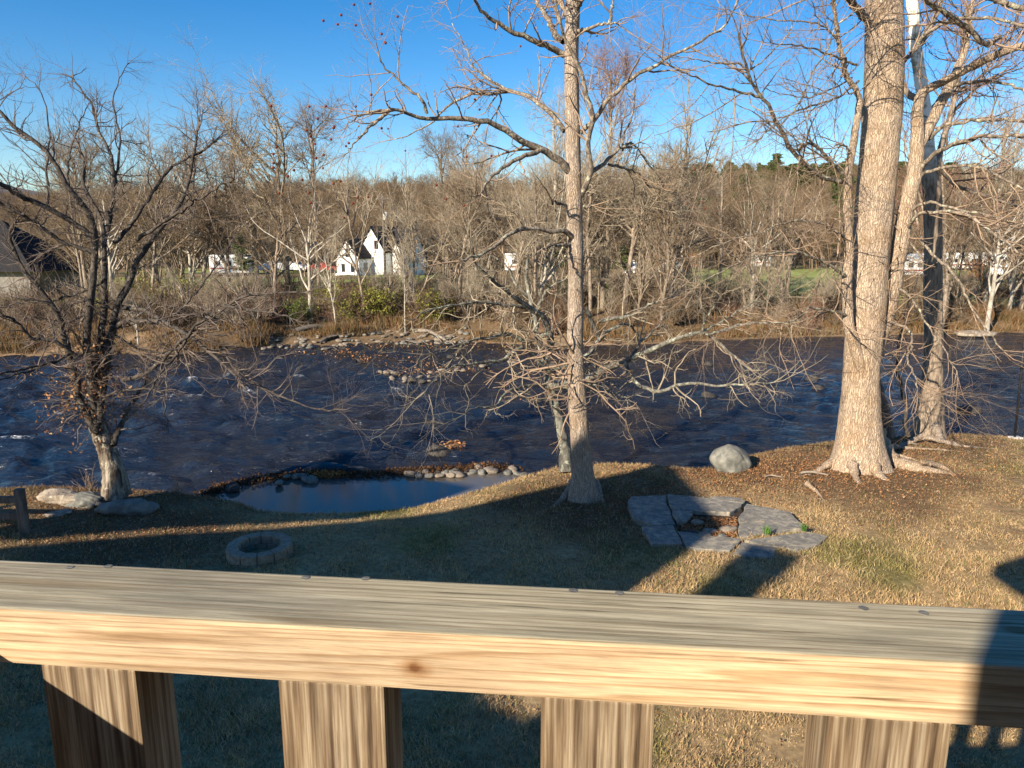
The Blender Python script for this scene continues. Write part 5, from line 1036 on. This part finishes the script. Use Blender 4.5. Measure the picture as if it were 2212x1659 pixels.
# ------------------------------------------------------------------ the lawn: blades and leaves
def inview(x, y):
    u = x/np.maximum(y, .1); return np.abs(u) < .86
def insl(x, y):                                    # keep turf off the flagstones and out of the fire ring
    out = np.zeros(len(x), bool)
    for poly, _ in slabs+[([(800, 540), (1290, 520), (1270, 730), (830, 680)], '')]:
        P_ = np.array([G(*c7(a, b), z=-.03)[:2] for a, b in poly]); c_ = P_.mean(0); P_ = c_+(P_-c_)*.985; n = len(P_); ins = np.zeros(len(x), bool); j = n-1
        for i in range(n):
            xi, yi = P_[i]; xj, yj = P_[j]
            ins ^= ((yi > y) != (yj > y)) & (x < (xj-xi)*(y-yi)/(yj-yi+1e-12)+xi); j = i
        out |= ins
    out |= (x-fp.location.x)**2+(y-fp.location.y)**2 < .5**2
    return out
k = 420000; y = 4.6+15.5*rng.random(k)**1.25; x = rng.uniform(-1, 1, k)*.84*y*1.02+.2
ok = (y < shoreY(x)-.02) & inview(x, y) & ~insl(x, y); x, y = x[ok], y[ok]
P = np.stack([x, y, height(x, y)-.006], 1); c = lawncolor(x, y)
n = vnoise(P*2.2, 95, 3)
thin = (rng.random(len(x)) < .95+.5*n) & ~((((x-7.4)**2+(y-14.6)**2) < 2.2) & (rng.random(len(x)) < .7)); P, c, n = P[thin], c[thin], n[thin]
c = c*rng.uniform(.65, 1.35, (len(P), 1)); pale = rng.random(len(P)) < .14; c[pale] = np.array([.55, .42, .26])*rng.uniform(.8, 1.1, (pale.sum(), 1))
grn = (rng.random(len(P)) < .10); c[grn] = np.array([.16, .19, .055])
far_ = np.clip((P[:, 1]-5)/10, 0, 1)
blades(P, (.080-.036*far_)*(1+.9*n), .0036+.0022*far_, c, rng, .75, 'grass', 'grass', 'dormant straw and green lawn grass between deck and river')
# edge tufts overhanging the bank
k = 14000; x = rng.uniform(-13, 17, k); y = shoreY(x)-rng.gamma(1., .12, k); P = np.stack([x, y, height(x, y)-.01], 1)
blades(P, np.full(k, .085), .006, lawncolor(x, y)*rng.uniform(.7, 1.35, (k, 1)), rng, .8, 'grass', 'bank_grass', 'ragged grass fringe along the near bank edge')
k = 26000; cen = np.array([(7.3, 14.2), (6.6, 14.9), (1.4, 12.9), (10.2, 17.0), (5.2, 14.9), (-8.0, 12.8), (-6.2, 11.5), (8.6, 15.6), (3.2, 14.3)]); sg = np.array([1.5, 1.2, 1.1, 1.4, .9, 1.2, 1.3, 1.4, 1.]); ci = rng.integers(0, len(cen), k)
xy = cen[ci]+rng.normal(size=(k, 2))*sg[ci][:, None]; pit = rng.random(k) < .09
pitc = np.array([G(*c7(a, b), z=-.03)[:2] for a, b in zip(rng.uniform(850, 1250, k), rng.uniform(575, 720, k))]) if True else None
lo = rng.random(k) < .13; xy[lo] = np.stack([rng.uniform(-9, 13, k), rng.uniform(5, 17, k)], 1)[lo]; pit = pit & ~lo; xy[pit] = pitc[pit]; x, y = xy.T; ok = (y < shoreY(x)-.03) & (~insl(x, y) | pit); x, y, pit = x[ok], y[ok], pit[ok]
P = np.stack([x, y, np.where(pit, -.085, height(x, y))+rng.uniform(.008, .035, len(x))], 1)
o = link('leaf_litter', leafmesh('leaf_litter', P, .034, leafcols(len(P), rng), rng, True)); tag(o, 'fallen brown leaves around roots, boulder and stone pit', 'leaf litter', None, 'stuff')
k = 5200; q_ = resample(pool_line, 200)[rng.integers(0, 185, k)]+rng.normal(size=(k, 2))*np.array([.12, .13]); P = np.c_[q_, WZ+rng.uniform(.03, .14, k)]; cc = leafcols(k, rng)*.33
q_ = G(708, 1034, WZ)[:2]; k2 = 500; P2 = np.c_[q_+rng.normal(size=(k2, 2))*np.array([.22, .1]), WZ+rng.uniform(.05, .17, k2)]; cc2 = np.array([.42, .20, .07])*rng.uniform(.6, 1.2, (k2, 1))
P3 = []; 
for px, py, s in ((870, 803, .8), (940, 806, .8), (1010, 800, .8), (965, 972, .2), (980, 964, .12), (1035, 1012, .15), (790, 752, 1.5), (880, 748, 1.8), (960, 748, 2.), (740, 765, .8), (820, 775, 1.), (1172, 868, .4), (700, 760, 1.5), (905, 790, .7), (760, 780, .8), (1120, 760, 1.2)):
    g_ = G(px, py, WZ); n_ = 70; P3.append(np.c_[g_[0]+rng.normal(0, s, n_), g_[1]+rng.normal(0, s*.6, n_), WZ+rng.uniform(.03, .12, n_)])
P3 = np.concatenate(P3); 
o = link('drifted_leaves', leafmesh('drifted_leaves', np.concatenate([P, P2]), .045, np.concatenate([cc, cc2]), rng)); tag(o, 'wet leaves packed among the pool dam stones', 'leaf litter', None, 'stuff')
o = link('floating_leaves', leafmesh('floating_leaves', P3, .09, leafcols(len(P3), rng)*1.1, rng, True)); tag(o, 'orange leaves caught on river stones and shallows', 'leaf litter', None, 'stuff')
# two green tufts by the slabs
for x_, y_ in ((1465, 690), (1733, 668)):
    p = G(*c7(x_, y_), z=.05); k = 60; P = np.c_[p[0]+rng.normal(0, .02, k), p[1]+rng.normal(0, .02, k), np.full(k, .0)]
    o = blades(P, np.full(k, .13), .005, np.array([.10, .20, .04])*rng.uniform(.7, 1.4, (k, 1)), rng, .35, 'grass', 'grass_tuft'); 
    del o['kind']; tag(o, 'fresh green grass tuft at the %s edge of the widest flagstone' % ('near' if x_ < 1600 else 'outer'), 'grass tuft')
# ------------------------------------------------------------------ light, sky, camera
w = bpy.data.worlds.new('World'); bpy.context.scene.world = w; w.use_nodes = True; t = w.node_tree; t.nodes.clear()
sky = N(t, 'ShaderNodeTexSky', sky_type='NISHITA', sun_disc=False, sun_elevation=EL, sun_rotation=math.atan2(-SX, -SY), altitude=300, air_density=1.0, dust_density=.3, ozone_density=2.0)
bg = N(t, 'ShaderNodeBackground', i_Strength=.084); ow = N(t, 'ShaderNodeOutputWorld'); hs = N(t, 'ShaderNodeHueSaturation', i_Saturation=1.48, i_Hue=.506); t.links.new(sky.outputs[0], hs.inputs['Color']); t.links.new(hs.outputs[0], bg.inputs['Color']); t.links.new(bg.outputs[0], ow.inputs[0])
sl = bpy.data.lights.new('sun', 'SUN'); sl.energy = 5.0; sl.angle = radians(.5); sl.color = (1, .87, .70); so = bpy.data.objects.new('sun', sl); C.objects.link(so)
from mathutils import Vector
so.rotation_euler = Vector((SX*cos(EL), SY*cos(EL), -sin(EL))).to_track_quat('-Z', 'Y').to_euler()
cam = bpy.data.cameras.new('camera'); co = bpy.data.objects.new('camera', cam); C.objects.link(co); bpy.context.scene.camera = co
cam.sensor_width = 36; cam.lens = 36*FP/2212; cam.clip_end = 6000; cam.clip_start = .05
co.location = (0, 0, CH); co.rotation_euler = (radians(90)-PITCH, 0, 0)
cam.dof.use_dof = True; cam.dof.focus_distance = 15; cam.dof.aperture_fstop = 26
vs = bpy.context.scene.view_settings; vs.view_transform = 'Standard'; vs.look = 'None'; vs.exposure = 1.05; vs.gamma = 1
cy = bpy.context.scene.cycles; cy.max_bounces = 6; cy.diffuse_bounces = 2; cy.glossy_bounces = 3; cy.transparent_max_bounces = 8; cy.use_denoising = True
